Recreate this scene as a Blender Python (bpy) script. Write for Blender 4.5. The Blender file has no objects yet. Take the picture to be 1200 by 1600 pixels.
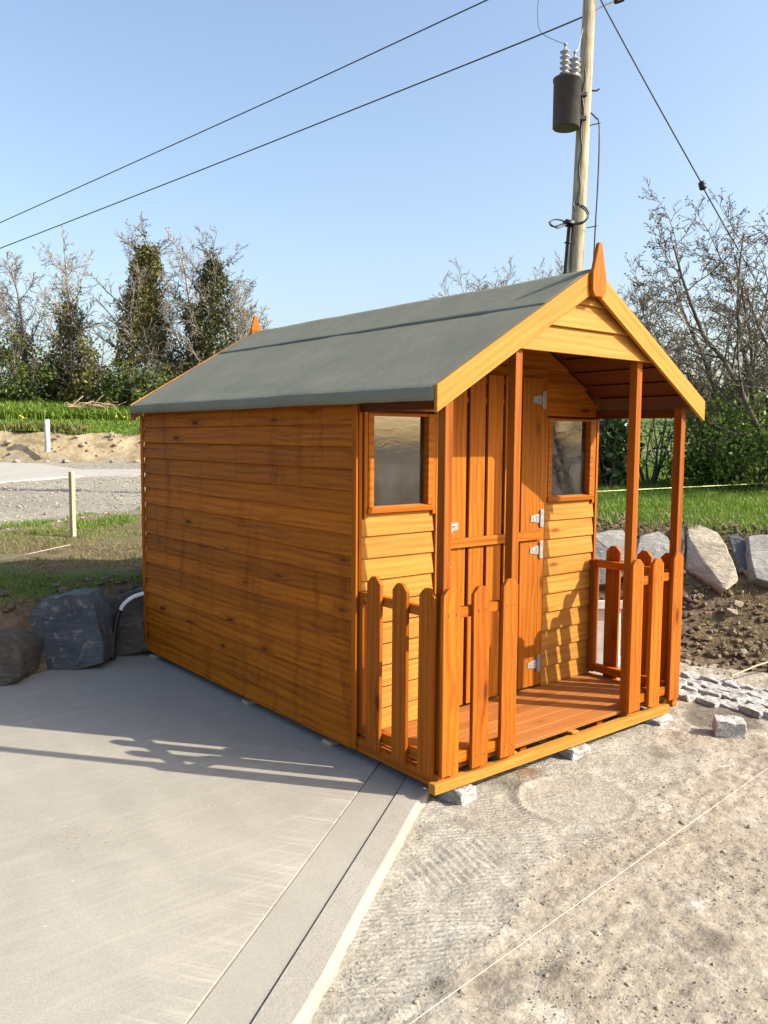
import bpy, bmesh, math, random
import numpy as np
from mathutils import Vector, Matrix, Euler
R = math.radians
sc = bpy.context.scene
COL = sc.collection
random.seed(7)

# ------------------------------------------------------------------ camera
CAM = np.array([-2.392, -2.5932, 1.528])
YAW, PITCH, ROLL, FPX = -0.6824, -0.0881, 0.0071, 1307.4      # focal length in pixels of a 1200 x 1600 frame
FW = np.array([-math.sin(YAW)*math.cos(PITCH), math.cos(YAW)*math.cos(PITCH), math.sin(PITCH)])
RT0 = np.array([math.cos(YAW), math.sin(YAW), 0.0]); UP0 = np.cross(RT0, FW)
RT = RT0*math.cos(ROLL)+UP0*math.sin(ROLL); UP = -RT0*math.sin(ROLL)+UP0*math.cos(ROLL)
cd = bpy.data.cameras.new('camera'); cam = bpy.data.objects.new('camera', cd); COL.objects.link(cam)
cd.sensor_fit = 'VERTICAL'; cd.sensor_height = 36.0; cd.lens = FPX/1600*36.0
cd.clip_start = 0.05; cd.clip_end = 6000
M = Matrix.Identity(4)
for i in range(3):
    M[i][0] = RT[i]; M[i][1] = UP[i]; M[i][2] = -FW[i]; M[i][3] = CAM[i]
cam.matrix_world = M
sc.camera = cam

# ------------------------------------------------------------------ sky, sun, exposure
SUN_AZ = math.atan2(0.613, -0.79)          # direction to the sun: x = sin, y = cos
SUN_EL = R(33.5)
w = bpy.data.worlds.new('World'); sc.world = w; w.use_nodes = True
nt = w.node_tree; nt.nodes.clear()
wo = nt.nodes.new('ShaderNodeOutputWorld'); bg = nt.nodes.new('ShaderNodeBackground'); sky = nt.nodes.new('ShaderNodeTexSky')
sky.sky_type = 'NISHITA'; sky.sun_disc = False
sky.sun_elevation = SUN_EL; sky.sun_rotation = SUN_AZ
sky.altitude = 100; sky.air_density = 1.1; sky.dust_density = 3.8; sky.ozone_density = 1.0
nt.links.new(sky.outputs[0], bg.inputs[0]); nt.links.new(bg.outputs[0], wo.inputs[0])
bg.inputs[1].default_value = 0.148
ld = bpy.data.lights.new('sun', 'SUN'); ld.energy = 5.0; ld.angle = R(0.53); ld.color = (1.0, 0.91, 0.75)
sun = bpy.data.objects.new('sun', ld); COL.objects.link(sun)
sdir = Vector((math.sin(SUN_AZ)*math.cos(SUN_EL), math.cos(SUN_AZ)*math.cos(SUN_EL), math.sin(SUN_EL)))
sun.rotation_euler = sdir.to_track_quat('Z', 'Y').to_euler(); sun.location = (4, -5, 8)
sc.view_settings.view_transform = 'Standard'; sc.view_settings.look = 'None'
sc.view_settings.exposure = 0.95; sc.view_settings.gamma = 1.0
try: sc.view_settings.use_curve_mapping = False
except Exception: pass
sc.render.engine = 'CYCLES'

# ------------------------------------------------------------------ helpers
def ray(u, v): return FW + RT*(u-600)/FPX + UP*(800-v)/FPX
def pix(u, v, ax, val):                     # the world point that stands on plane axis = val
    d = ray(u, v); return CAM + d*((val-CAM[ax])/d[ax])
def deep(u, v, dist): return CAM + ray(u, v)*dist

def props(o, label=None, cat=None, group=None, kind=None):
    if label: o['label'] = label
    if cat: o['category'] = cat
    if group: o['group'] = group
    if kind: o['kind'] = kind
    return o
def link(name, me, mat=None, parent=None, loc=None, rot=None, mw=None):
    o = bpy.data.objects.new(name, me); COL.objects.link(o)
    if mat is not None and me is not None and not me.materials: me.materials.append(mat)
    if parent: o.parent = parent
    if mw is not None: o.matrix_local = mw
    else:
        if loc is not None: o.location = loc
        if rot is not None: o.rotation_euler = rot
    return o
def empty(name, loc=(0, 0, 0)):
    o = bpy.data.objects.new(name, None); COL.objects.link(o); o.location = loc; o.empty_display_size = .1; return o
def npmesh(name, V, F, smooth=False):       # V (n,3), F (m,k) arrays
    V = np.asarray(V, np.float32); F = np.asarray(F, np.int32)
    me = bpy.data.meshes.new(name); k = F.shape[1]
    me.vertices.add(len(V)); me.vertices.foreach_set('co', V.ravel())
    me.loops.add(F.size); me.loops.foreach_set('vertex_index', F.ravel())
    me.polygons.add(len(F)); me.polygons.foreach_set('loop_start', np.arange(0, F.size, k, dtype=np.int32))
    me.polygons.foreach_set('loop_total', np.full(len(F), k, np.int32))
    me.polygons.foreach_set('use_smooth', np.full(len(F), smooth, bool))
    me.update(); me.validate(); return me
def bm_mesh(name, bm, smooth=False):
    me = bpy.data.meshes.new(name)
    bmesh.ops.recalc_face_normals(bm, faces=bm.faces)
    bm.to_mesh(me); bm.free()
    if smooth: me.polygons.foreach_set('use_smooth', [True]*len(me.polygons))
    return me
def bm_box(bm, c, s):
    m = Matrix.Translation(c) @ Matrix.Diagonal((s[0], s[1], s[2], 1))
    return bmesh.ops.create_cube(bm, size=1, matrix=m)['verts']
def boxes_mesh(name, L, bevel=0.0015):       # L of (x0,x1,y0,y1,z0,z1)
    bm = bmesh.new()
    for x0, x1, y0, y1, z0, z1 in L: bm_box(bm, ((x0+x1)/2, (y0+y1)/2, (z0+z1)/2), (x1-x0, y1-y0, z1-z0))
    if bevel: bmesh.ops.bevel(bm, geom=list(bm.edges), offset=bevel, segments=1, affect='EDGES')
    return bm_mesh(name, bm)
_bc = {}
def board(name, parent, size, c, mat, rot=(0, 0, 0), bevel=.0016, mw=None):   # length along local X = grain
    key = (tuple(round(s, 3) for s in size), mat.name, bevel)
    if key not in _bc:
        bm = bmesh.new(); bm_box(bm, (0, 0, 0), size)
        bmesh.ops.bevel(bm, geom=list(bm.edges), offset=bevel, segments=1, affect='EDGES')
        _bc[key] = bm_mesh(name, bm); _bc[key].materials.append(mat)
    return link(name, _bc[key], mat, parent, c, rot, mw)
UPR = (0, -R(90), 0)                          # local X up
ALY = (0, 0, R(90))                           # local X along world Y
def poly_board(name, parent, pts, th, mat, mw, bevel=.0016):   # outline in local XZ, thickness along local Y (0..th)
    bm = bmesh.new()
    a = [bm.verts.new((x, 0, z)) for x, z in pts]; b = [bm.verts.new((x, th, z)) for x, z in pts]
    bm.faces.new(a); bm.faces.new(b[::-1]); n = len(pts)
    for i in range(n): bm.faces.new((a[i], a[(i+1) % n], b[(i+1) % n], b[i]))
    if bevel:
        bmesh.ops.recalc_face_normals(bm, faces=bm.faces)
        bmesh.ops.bevel(bm, geom=list(bm.edges), offset=bevel, segments=1, affect='EDGES')
    return link(name, bm_mesh(name, bm), mat, parent, mw=mw)
def tubes(polys, sides=None):                # list of (pts, radii) -> V, F (quads)
    VV, FF, base = [], [], 0
    for P, rad in polys:
        P = np.asarray(P, float); rad = np.asarray(rad, float); n = len(P)
        k = sides or (7 if rad[0] > .06 else 5 if rad[0] > .03 else 3)
        T = np.gradient(P, axis=0); T /= np.linalg.norm(T, axis=1)[:, None]+1e-9
        ref = np.array([0, 0, 1.0]) if abs(T[0, 2]) < .9 else np.array([1.0, 0, 0])
        N = np.cross(T, ref); N /= np.linalg.norm(N, axis=1)[:, None]+1e-9; B = np.cross(T, N)
        a = np.arange(k)*2*math.pi/k
        ring = P[:, None, :]+rad[:, None, None]*(N[:, None, :]*np.cos(a)[None, :, None]+B[:, None, :]*np.sin(a)[None, :, None])
        VV.append(ring.reshape(-1, 3))
        i = np.arange(n-1)[:, None]*k; j = np.arange(k)[None, :]; j2 = (j+1) % k
        FF.append(np.stack([i+j, i+j2, i+k+j2, i+k+j], -1).reshape(-1, 4)+base); base += n*k
    return np.concatenate(VV), np.concatenate(FF)
def tube_obj(name, pts, r, mat, parent=None, sides=8):
    P = np.asarray(pts, float); V, F = tubes([(P, np.full(len(P), r))], sides)
    return link(name, npmesh(name, V, F, True), mat, parent)
def spline(pts, n=24):
    P = np.asarray(pts, float); m = len(P); out = []
    for i in range(m-1):
        p0 = P[max(i-1, 0)]; p1 = P[i]; p2 = P[i+1]; p3 = P[min(i+2, m-1)]
        for t in np.linspace(0, 1, max(2, n//(m-1)), endpoint=False):
            out.append(.5*((2*p1)+(-p0+p2)*t+(2*p0-5*p1+4*p2-p3)*t*t+(-p0+3*p1-3*p2+p3)*t**3))
    out.append(P[-1]); return np.array(out)
def lathe(bm, prof, seg=28, c=(0, 0, 0)):     # prof of (r, z)
    rings = []
    for r, z in prof: rings.append([bm.verts.new((c[0]+r*math.cos(2*math.pi*i/seg), c[1]+r*math.sin(2*math.pi*i/seg), c[2]+z)) for i in range(seg)])
    for a, b in zip(rings, rings[1:]):
        for i in range(seg): bm.faces.new((a[i], a[(i+1) % seg], b[(i+1) % seg], b[i]))
    bm.faces.new(rings[0][::-1]); bm.faces.new(rings[-1])
def hash2(ix, iy, s):
    n = (ix.astype(np.int64)*374761393+iy.astype(np.int64)*668265263+s*974634777) & 0x7fffffff
    n = ((n ^ (n >> 13))*1274126177) & 0x7fffffff
    return ((n ^ (n >> 16)) & 0xffff)/65535.0
def vnoise(x, y, s=0):
    ix = np.floor(x); iy = np.floor(y); fx = x-ix; fy = y-iy
    fx = fx*fx*(3-2*fx); fy = fy*fy*(3-2*fy)
    a = hash2(ix, iy, s); b = hash2(ix+1, iy, s); c = hash2(ix, iy+1, s); d = hash2(ix+1, iy+1, s)
    return (a*(1-fx)+b*fx)*(1-fy)+(c*(1-fx)+d*fx)*fy
def fbm(x, y, s=0, o=4):
    t = 0; a = .5
    for i in range(o): t = t+a*(vnoise(x, y, s+i*17)-.5)*2; x = x*2.03+5.1; y = y*2.03+1.7; a *= .5
    return t
def sm(a, b, x): t = np.clip((x-a)/(b-a), 0, 1); return t*t*(3-2*t)

# ------------------------------------------------------------------ materials
class N:
    def __init__(s, name):
        s.m = bpy.data.materials.new(name); s.m.use_nodes = True; s.t = s.m.node_tree; s.t.nodes.clear()
        s.out = s.n('ShaderNodeOutputMaterial'); s.b = s.n('ShaderNodeBsdfPrincipled'); s.l(s.b.outputs[0], s.out.inputs[0])
    def n(s, t, **k):
        x = s.t.nodes.new(t)
        for a, v in k.items(): setattr(x, a, v)
        return x
    def l(s, a, b): s.t.links.new(a, b)
    def set(s, node, **k):
        for a, v in k.items():
            i = node.inputs[a.replace('_', ' ')]
            if hasattr(v, 'is_linked') or isinstance(v, bpy.types.NodeSocket): s.l(v, i)
            else: i.default_value = v
        return node
    def coord(s, obj=True):
        c = s.n('ShaderNodeTexCoord'); return c.outputs['Object']
    def world(s): return s.n('ShaderNodeNewGeometry').outputs['Position']
    def mapping(s, v, scale=(1, 1, 1), rot=(0, 0, 0)):
        m = s.n('ShaderNodeMapping'); s.l(v, m.inputs[0]); m.inputs['Scale'].default_value = scale; m.inputs['Rotation'].default_value = rot; return m.outputs[0]
    def noise(s, v, scale=5, detail=4, rough=.55, dist=0):
        x = s.n('ShaderNodeTexNoise'); s.l(v, x.inputs['Vector']); s.set(x, Scale=scale, Detail=detail, Roughness=rough, Distortion=dist); return x.outputs['Fac']
    def voro(s, v, scale=5, out='Distance', feature='F1', rnd=1):
        x = s.n('ShaderNodeTexVoronoi', feature=feature); s.l(v, x.inputs['Vector']); x.inputs['Scale'].default_value = scale; x.inputs['Randomness'].default_value = rnd; return x.outputs[out]
    def ramp(s, f, stops, interp='LINEAR'):
        x = s.n('ShaderNodeValToRGB'); s.l(f, x.inputs[0]); e = x.color_ramp.elements; x.color_ramp.interpolation = interp
        while len(e) < len(stops): e.new(.5)
        for el, (p, c) in zip(e, stops): el.position = p; el.color = (c, c, c, 1) if isinstance(c, (int, float)) else (*c, 1)
        return x.outputs[0]
    def mix(s, f, a, b, blend='MIX'):
        x = s.n('ShaderNodeMix', data_type='RGBA', blend_type=blend)
        for i, v in ((0, f), (6, a), (7, b)):
            if isinstance(v, bpy.types.NodeSocket): s.l(v, x.inputs[i])
            else: x.inputs[i].default_value = v if i == 0 else ((*v, 1) if not isinstance(v, (int, float)) else (v, v, v, 1))
        return x.outputs[2]
    def math(s, op, a, b=0.0, c=0.0):
        x = s.n('ShaderNodeMath', operation=op)
        for i, v in enumerate((a, b, c)):
            if isinstance(v, bpy.types.NodeSocket): s.l(v, x.inputs[i])
            else: x.inputs[i].default_value = v
        return x.outputs[0]
    def vadd(s, a, b):
        x = s.n('ShaderNodeVectorMath', operation='ADD'); s.l(a, x.inputs[0])
        if isinstance(b, bpy.types.NodeSocket): s.l(b, x.inputs[1])
        else: x.inputs[1].default_value = b
        return x.outputs[0]
    def bump(s, h, strength=.5, dist=.01, prev=None):
        x = s.n('ShaderNodeBump'); s.l(h, x.inputs['Height']); x.inputs['Strength'].default_value = strength; x.inputs['Distance'].default_value = dist
        if prev is not None: s.l(prev, x.inputs['Normal'])
        s.l(x.outputs[0], s.b.inputs['Normal']); return x.outputs[0]
    def fin(s, col=None, rough=.8, spec=.3, metal=0):
        if col is not None:
            if isinstance(col, bpy.types.NodeSocket): s.l(col, s.b.inputs['Base Color'])
            else: s.b.inputs['Base Color'].default_value = (*col, 1)
        if isinstance(rough, bpy.types.NodeSocket): s.l(rough, s.b.inputs['Roughness'])
        else: s.b.inputs['Roughness'].default_value = rough
        s.b.inputs['Specular IOR Level'].default_value = spec; s.b.inputs['Metallic'].default_value = metal
        return s.m

def wood(name, pale, mid, dark, knot, rough=.55, streak=.5, knots=.55, vary=.22, spec=.35, stain=0.0):
    g = N(name)
    oi = g.n('ShaderNodeObjectInfo'); rnd = oi.outputs['Random']
    off = g.n('ShaderNodeCombineXYZ'); g.l(g.math('MULTIPLY', rnd, 37.0), off.inputs[0]); g.l(g.math('MULTIPLY', rnd, 91.0), off.inputs[1]); g.l(g.math('MULTIPLY', rnd, 53.0), off.inputs[2])
    p = g.vadd(g.coord(), off.outputs[0])
    # knots: sparse cells, the grain swells round them
    kp = g.mapping(p, (2.6, 9.0, 9.0))
    kd = g.voro(kp, 1.0, 'Distance'); kc = g.voro(kp, 1.0, 'Color')
    sep = g.n('ShaderNodeSeparateColor'); g.l(kc, sep.inputs[0])
    gate = g.math('GREATER_THAN', sep.outputs[0], 1-knots)
    near = g.math('MULTIPLY', g.ramp(kd, [(0, 1), (.42, 0)]), gate)
    core = g.math('MULTIPLY', g.ramp(kd, [(0.07, 1), (.15, 0)]), gate)
    comb = g.n('ShaderNodeCombineXYZ'); g.l(g.math('MULTIPLY', near, .02), comb.inputs[1]); g.l(g.math('MULTIPLY', near, .03), comb.inputs[2])
    q = g.vadd(p, comb.outputs[0])
    grain = g.noise(g.mapping(q, (1.6, 38, 38)), 1.0, 3, .6, .4)
    fine = g.noise(g.mapping(q, (6, 240, 240)), 1.0, 1, .6)
    wv = g.n('ShaderNodeTexWave', wave_type='BANDS', bands_direction='Z', wave_profile='SIN'); g.l(g.mapping(q, (1.0, 1.6, 5.5)), wv.inputs['Vector'])
    g.set(wv, Scale=1.6, Distortion=6.5, Detail=1.0, Detail_Scale=.9, Detail_Roughness=.5)
    f = g.math('ADD', g.math('MULTIPLY', grain, .62), g.math('MULTIPLY', wv.outputs['Fac'], .26*streak))
    f = g.math('ADD', f, g.math('MULTIPLY', fine, .2))
    col = g.ramp(f, [(.22, dark), (.43, mid), (.66, pale)])
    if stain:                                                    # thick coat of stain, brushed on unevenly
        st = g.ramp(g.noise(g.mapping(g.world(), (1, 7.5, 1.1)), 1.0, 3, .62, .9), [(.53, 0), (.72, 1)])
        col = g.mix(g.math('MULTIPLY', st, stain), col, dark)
    col = g.mix(g.math('MULTIPLY', near, .45), col, dark)
    col = g.mix(g.math('MULTIPLY', core, .85), col, knot)
    hv = g.n('ShaderNodeHueSaturation'); g.l(col, hv.inputs['Color'])
    g.l(g.math('ADD', g.math('MULTIPLY', rnd, vary*2), 1-vary), hv.inputs['Value'])
    h = g.math('ADD', g.math('MULTIPLY', grain, .6), g.math('MULTIPLY', fine, .4))
    g.bump(h, .35, .002)
    return g.fin(hv.outputs[0], g.ramp(f, [(.2, rough-.1), (.8, rough+.12)]), spec)

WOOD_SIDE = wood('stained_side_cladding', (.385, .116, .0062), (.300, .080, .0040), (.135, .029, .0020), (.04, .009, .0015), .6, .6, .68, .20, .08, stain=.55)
WOOD_FRONT = wood('stained_front_cladding', (.4048, .1980, .0405), (.3608, .1540, .0255), (.2552, .0827, .0106), (.1496, .0422, .0053), .6, .5, .45, .10, .12)
WOOD_BARGE = wood('fresh_bargeboard_wood', (.4136, .2068, .0440), (.3696, .1584, .0264), (.2728, .0924, .0114), (.1584, .0440, .0053), .6, .5, .55, .07, .12)
WOOD_PICKET = wood('stained_picket_wood', (.3520, .1038, .0066), (.2904, .0704, .0040), (.1760, .0334, .0022), (.0792, .0158, .0018), .55, .8, .62, .15, .14)
WOOD_DOOR = wood('stained_door_wood', (.3608, .1188, .0097), (.2948, .0818, .0057), (.1848, .0422, .0031), (.0968, .0211, .0026), .58, .8, .5, .13, .12)
WOOD_POST = wood('stained_post_wood', (.2738, .0814, .0059), (.2220, .0555, .0037), (.1332, .0274, .0022), (.0666, .0141, .0015), .55, .8, .5, .07, .14)
WOOD_DECK = wood('stained_deck_wood', (.3520, .1408, .0422), (.2992, .1074, .0273), (.2112, .0634, .0114), (.1408, .0396, .0070), .58, .6, .4, .08, .12)
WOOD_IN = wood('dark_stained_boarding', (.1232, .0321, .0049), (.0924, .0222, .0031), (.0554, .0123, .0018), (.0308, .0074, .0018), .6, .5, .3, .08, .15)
WOOD_RAW = wood('raw_stake_wood', (.42, .355, .26), (.35, .285, .20), (.25, .195, .13), (.16, .12, .075), .8, .5, .2, .05, .15)

SPOT = pix(135, 1312, 2, -.02)
def concrete(name, c1, c2, c3, bscale=90, bstr=.12, spot=0.0, coarse=0.0):
    g = N(name); p = g.world()
    a = g.noise(p, 1.1, 5, .6, .3); b = g.noise(p, 7, 5, .65); c = g.noise(p, bscale, 3, .6)
    d = g.noise(g.mapping(p, (2.2, .5, 1), (0, 0, R(35))), 2.2, 4, .55, .8)
    col = g.mix(g.ramp(a, [(.35, 0), (.68, 1)]), c1, c2)
    col = g.mix(g.math('MULTIPLY', g.ramp(d, [(.45, 0), (.7, 1)]), .45), col, c3)
    col = g.mix(g.math('MULTIPLY', g.ramp(b, [(.4, 0), (.75, 1)]), .35), col, c3)
    col = g.mix(.32, col, g.ramp(c, [(.2, .12), (.5, .5), (.85, .9)]), 'SOFT_LIGHT')
    h = g.math('ADD', g.math('MULTIPLY', c, .6), g.math('MULTIPLY', b, .8))
    if spot:
        rp = g.mapping(g.vadd(p, (-.083, -.249, 0)), (1, 1, 1), (0, 0, -math.atan2(-.577, -.817)))      # x along the kerb, y = distance from it
        sx = g.n('ShaderNodeSeparateXYZ'); g.l(rp, sx.inputs[0]); dist = g.math('ABSOLUTE', sx.outputs[1])
        st = g.ramp(g.noise(g.mapping(rp, (55, 2.2, 1)), 1.0, 3, .65), [(.50, 0), (.66, 1)])
        mk = g.math('MULTIPLY', g.ramp(g.math('ADD', dist, g.math('MULTIPLY', g.noise(rp, 3.0, 3, .6), .25)), [(.30, 1), (.58, 0)]), st)
        col = g.mix(g.math('MULTIPLY', mk, .42), col, (.47, .44, .385)); h = g.math('ADD', h, g.math('MULTIPLY', mk, .5))
        sw = g.ramp(g.noise(g.mapping(p, (1.4, 16, 1), (0, 0, R(-20))), 1.3, 4, .6, 1.5), [(.50, 0), (.72, 1)])
        col = g.mix(g.math('MULTIPLY', sw, .22), col, (.44, .41, .36))
        vs = g.n('ShaderNodeVectorMath', operation='DISTANCE'); g.l(p, vs.inputs[0]); vs.inputs[1].default_value = (SPOT[0], SPOT[1], -.02)
        dr = g.math('MULTIPLY', g.ramp(g.voro(p, 34, 'Distance'), [(.16, 1), (.30, 0)]), g.ramp(g.math('ADD', vs.outputs['Value'], g.math('MULTIPLY', g.noise(p, 6, 3, .6), .22)), [(.16, 1), (.34, 0)]))
        col = g.mix(g.math('MULTIPLY', dr, .6), col, (.20, .15, .085))
        sp = g.math('MULTIPLY', g.ramp(g.voro(p, 9, 'Distance'), [(.02, 1), (.045, 0)]), .6); col = g.mix(sp, col, (.56, .53, .48))
    g.bump(h, bstr, .01)
    return g.fin(col, g.ramp(d, [(.3, .62), (.7, .85)]), .3)
CONC = concrete('floated_concrete', (.282, .266, .230), (.245, .231, .199), (.314, .298, .262), 140, .16, spot=1)
CONC_EDGE = concrete('trowelled_edge_concrete', (.275, .260, .226), (.250, .236, .205), (.302, .287, .252), 160, .06)
KERB = concrete('kerb_concrete', (.2795, .2623, .2305), (.2322, .2167, .1892), (.3182, .3010, .2700), 110, .3)
PAD = concrete('far_concrete', (.3276, .3159, .2886), (.2886, .2769, .2496), (.3510, .3393, .3120), 3, .05)

def apron_mat():
    g = N('mortar_and_gravel_apron'); p = g.world()
    at = g.n('ShaderNodeAttribute', attribute_name='zone'); sp = g.n('ShaderNodeSeparateColor'); g.l(at.outputs['Color'], sp.inputs[0])
    a = g.noise(p, 1.7, 6, .65, .4); b = g.noise(p, 9, 5, .7); c = g.noise(p, 60, 4, .7); v = g.voro(p, 85, 'Distance'); vc = g.voro(p, 85, 'Color')
    grey = g.mix(g.ramp(b, [(.3, 0), (.7, 1)]), (.2200, .2059, .1742), (.3098, .2922, .2508))
    dirt = g.mix(g.ramp(b, [(.3, 0), (.72, 1)]), (.2112, .1822, .1408), (.3186, .2834, .2306))
    col = g.mix(sp.outputs[0], dirt, grey)
    pale = g.ramp(g.noise(p, 5, 6, .75, .7), [(.50, 0), (.62, 1)])
    col = g.mix(g.math('MULTIPLY', g.math('MULTIPLY', pale, g.ramp(a, [(.4, .1), (.62, 1)])), .75), col, (.4400, .4224, .3828))
    dk = g.ramp(g.noise(p, 6.5, 6, .75, 1.0), [(.56, 0), (.72, 1)])
    col = g.mix(g.math('MULTIPLY', g.math('MULTIPLY', dk, g.ramp(a, [(.35, 1), (.6, .15)])), .6), col, (.0836, .0704, .0528))
    wet = sp.outputs[1]; col = g.mix(g.math('MULTIPLY', wet, .8), col, (.0748, .0616, .0484))
    col = g.mix(sp.outputs[2], col, (.1760, .0880, .0352))
    speck = g.n('ShaderNodeSeparateColor'); g.l(vc, speck.inputs[0])
    col = g.mix(.2, col, g.ramp(speck.outputs[1], [(0, .18), (.5, .5), (1, .88)]), 'OVERLAY')
    col = g.mix(.25, col, g.ramp(c, [(.25, .1), (.5, .5), (.8, .9)]), 'OVERLAY')
    n1 = g.bump(g.math('SUBTRACT', 1.0, v), .2, .004)
    n2 = g.bump(c, .6, .010, n1)
    wv = g.n('ShaderNodeTexWave', wave_type='BANDS', bands_direction='X', wave_profile='SIN'); g.l(g.mapping(p, (1, 1, 1), (0, 0, R(-57))), wv.inputs['Vector']); g.set(wv, Scale=12.5, Distortion=3.0, Detail=2.0, Detail_Scale=3.0)
    g.bump(g.math('MULTIPLY', g.math('MULTIPLY', wv.outputs['Fac'], at.outputs['Alpha']), g.ramp(b, [(.38, .05), (.62, 1)])), .5, .008, n2)
    return g.fin(col, .9, .2)
APRON = apron_mat()

def ground_mat():
    g = N('ground_earth_grass_gravel'); p = g.world()
    at = g.n('ShaderNodeAttribute', attribute_name='zone'); sp = g.n('ShaderNodeSeparateColor'); g.l(at.outputs['Color'], sp.inputs[0])
    grass_w, soil_w, cut_w = sp.outputs[0], sp.outputs[1], sp.outputs[2]; fld = at.outputs['Alpha']
    a = g.noise(p, .9, 6, .65); b = g.noise(p, 6, 6, .7); c = g.noise(p, 35, 4, .7); f0 = g.noise(p, .12, 4, .6)
    gravel = g.mix(g.ramp(b, [(.3, 0), (.7, 1)]), (.2068, .1918, .1602), (.2904, .2728, .2306))
    gravel = g.mix(g.math('MULTIPLY', g.ramp(f0, [(.42, 0), (.6, 1)]), .5), gravel, (.1760, .1672, .1452))
    gravel = g.mix(.5, gravel, g.ramp(g.noise(p, 16, 3, .8), [(.3, .05), (.5, .5), (.72, .95)]), 'OVERLAY')
    soil = g.mix(g.ramp(b, [(.3, 0), (.7, 1)]), (.0748, .0510, .0308), (.1628, .1206, .0757))
    soil = g.mix(g.math('MULTIPLY', g.ramp(g.noise(p, 14, 5, .7), [(.5, 0), (.68, 1)]), .6), soil, (.2376, .1954, .1408))
    grass = g.mix(g.ramp(b, [(.3, 0), (.75, 1)]), (.0396, .0748, .0141), (.1012, .1452, .0264))
    grass = g.mix(g.math('MULTIPLY', g.ramp(a, [(.48, 0), (.66, 1)]), .55), grass, (.1760, .1496, .0660))
    cut = g.mix(g.ramp(g.noise(p, 1.6, 6, .75, .6), [(.35, 0), (.68, 1)]), (.1540, .1188, .0722), (.3696, .3080, .2068))
    cut = g.mix(g.math('MULTIPLY', g.ramp(g.noise(p, 3.5, 5, .75), [(.52, 0), (.66, 1)]), .75), cut, (.1144, .0924, .0484))
    field = g.mix(g.ramp(f0, [(.3, 0), (.7, 1)]), (.0748, .1188, .0246), (.1188, .1496, .0422))
    col = g.mix(soil_w, gravel, soil); col = g.mix(cut_w, col, cut); 
    edge = g.ramp(g.math('ADD', grass_w, g.math('MULTIPLY', g.math('SUBTRACT', b, .5), .9)), [(.35, 0), (.62, 1)])
    col = g.mix(edge, col, grass); col = g.mix(fld, col, field)
    n1 = g.bump(b, .8, .04); g.bump(c, .7, .012, n1)
    return g.fin(col, .95, .15)
GROUND = ground_mat()

def felt_mat():
    g = N('green_mineral_felt'); p = g.coord()
    a = g.noise(p, 2.2, 5, .6); b = g.noise(p, 420, 2, .7); c = g.noise(g.mapping(p, (1, 6, 6)), 2, 4, .6, .5)
    col = g.mix(g.ramp(a, [(.35, 0), (.7, 1)]), (.140, .144, .108), (.172, .174, .132))
    col = g.mix(g.math('MULTIPLY', g.ramp(c, [(.5, 0), (.72, 1)]), .3), col, (.21, .208, .165))
    col = g.mix(.6, col, g.ramp(b, [(.25, .1), (.5, .5), (.75, .9)]), 'OVERLAY')
    n1 = g.bump(c, .35, .008); g.bump(b, .6, .002, n1)
    return g.fin(col, .82, .35)
FELT = felt_mat()
def rock_mat(name, c1, c2, c3):
    g = N(name); p = g.coord()
    a = g.noise(p, 3, 6, .65, .6); b = g.noise(p, 14, 6, .7); c = g.noise(g.mapping(p, (1, 1, 6), (R(20), R(30), 0)), 7, 5, .65, 1.2)
    col = g.mix(g.ramp(a, [(.35, 0), (.66, 1)]), c1, c2)
    col = g.mix(g.math('MULTIPLY', g.ramp(b, [(.55, 0), (.68, 1)]), .7), col, c3)
    col = g.mix(.5, col, g.ramp(c, [(.25, .2), (.5, .5), (.75, .8)]), 'OVERLAY')
    n1 = g.bump(c, .7, .03); g.bump(b, .6, .012, n1)
    return g.fin(col, .75, .4)
SLATE = rock_mat('blue_slate', (.046, .051, .062), (.098, .102, .110), (.30, .28, .25))
SLATE_B = rock_mat('brown_slate', (.055, .047, .037), (.105, .088, .066), (.19, .155, .11))
SLATE_G = rock_mat('grey_slate', (.20, .195, .182), (.27, .26, .24), (.34, .31, .25))
SLATE_C = rock_mat('cream_slate', (.35, .305, .225), (.42, .37, .28), (.29, .21, .125))
PEBBLE = rock_mat('field_stone', (.17, .14, .10), (.30, .255, .195), (.40, .35, .285))
CHIP = rock_mat('gravel_chip', (.22, .195, .155), (.33, .295, .235), (.46, .425, .36))
CLOD = rock_mat('soil_clod', (.075, .05, .03), (.18, .13, .08), (.27, .21, .14))
def granite():
    g = N('grey_granite'); p = g.coord()
    v = g.voro(p, 160, 'Color'); s = g.n('ShaderNodeSeparateColor'); g.l(v, s.inputs[0]); a = g.noise(p, 25, 5, .7)
    col = g.ramp(s.outputs[0], [(0, .09), (.2, .25), (.6, .35), (1, .48)])
    col = g.mix(.25, col, (.38, .35, .30)); col = g.mix(.4, col, g.ramp(a, [(.3, .2), (.5, .5), (.75, .8)]), 'OVERLAY')
    g.bump(a, .9, .012); return g.fin(col, .8, .4)
GRANITE = granite()
def leaf_mat(name, c1, c2, rough=.5, trans=.25, spec=.35):
    g = N(name); p = g.world()
    geo = g.n('ShaderNodeNewGeometry'); r = geo.outputs['Random Per Island']
    col = g.mix(r, c1, c2); col = g.mix(g.math('MULTIPLY', g.noise(p, 1.2, 3, .6), .35), col, c1)
    g.fin(col, rough, spec)
    t = g.n('ShaderNodeBsdfTranslucent'); g.l(col, t.inputs[0]); mx = g.n('ShaderNodeMixShader'); mx.inputs[0].default_value = trans
    g.l(g.b.outputs[0], mx.inputs[1]); g.l(t.outputs[0], mx.inputs[2]); g.l(mx.outputs[0], g.out.inputs[0])
    return g.m
IVY = leaf_mat('ivy_leaves', (.070, .074, .018), (.19, .175, .052), .45)
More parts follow.
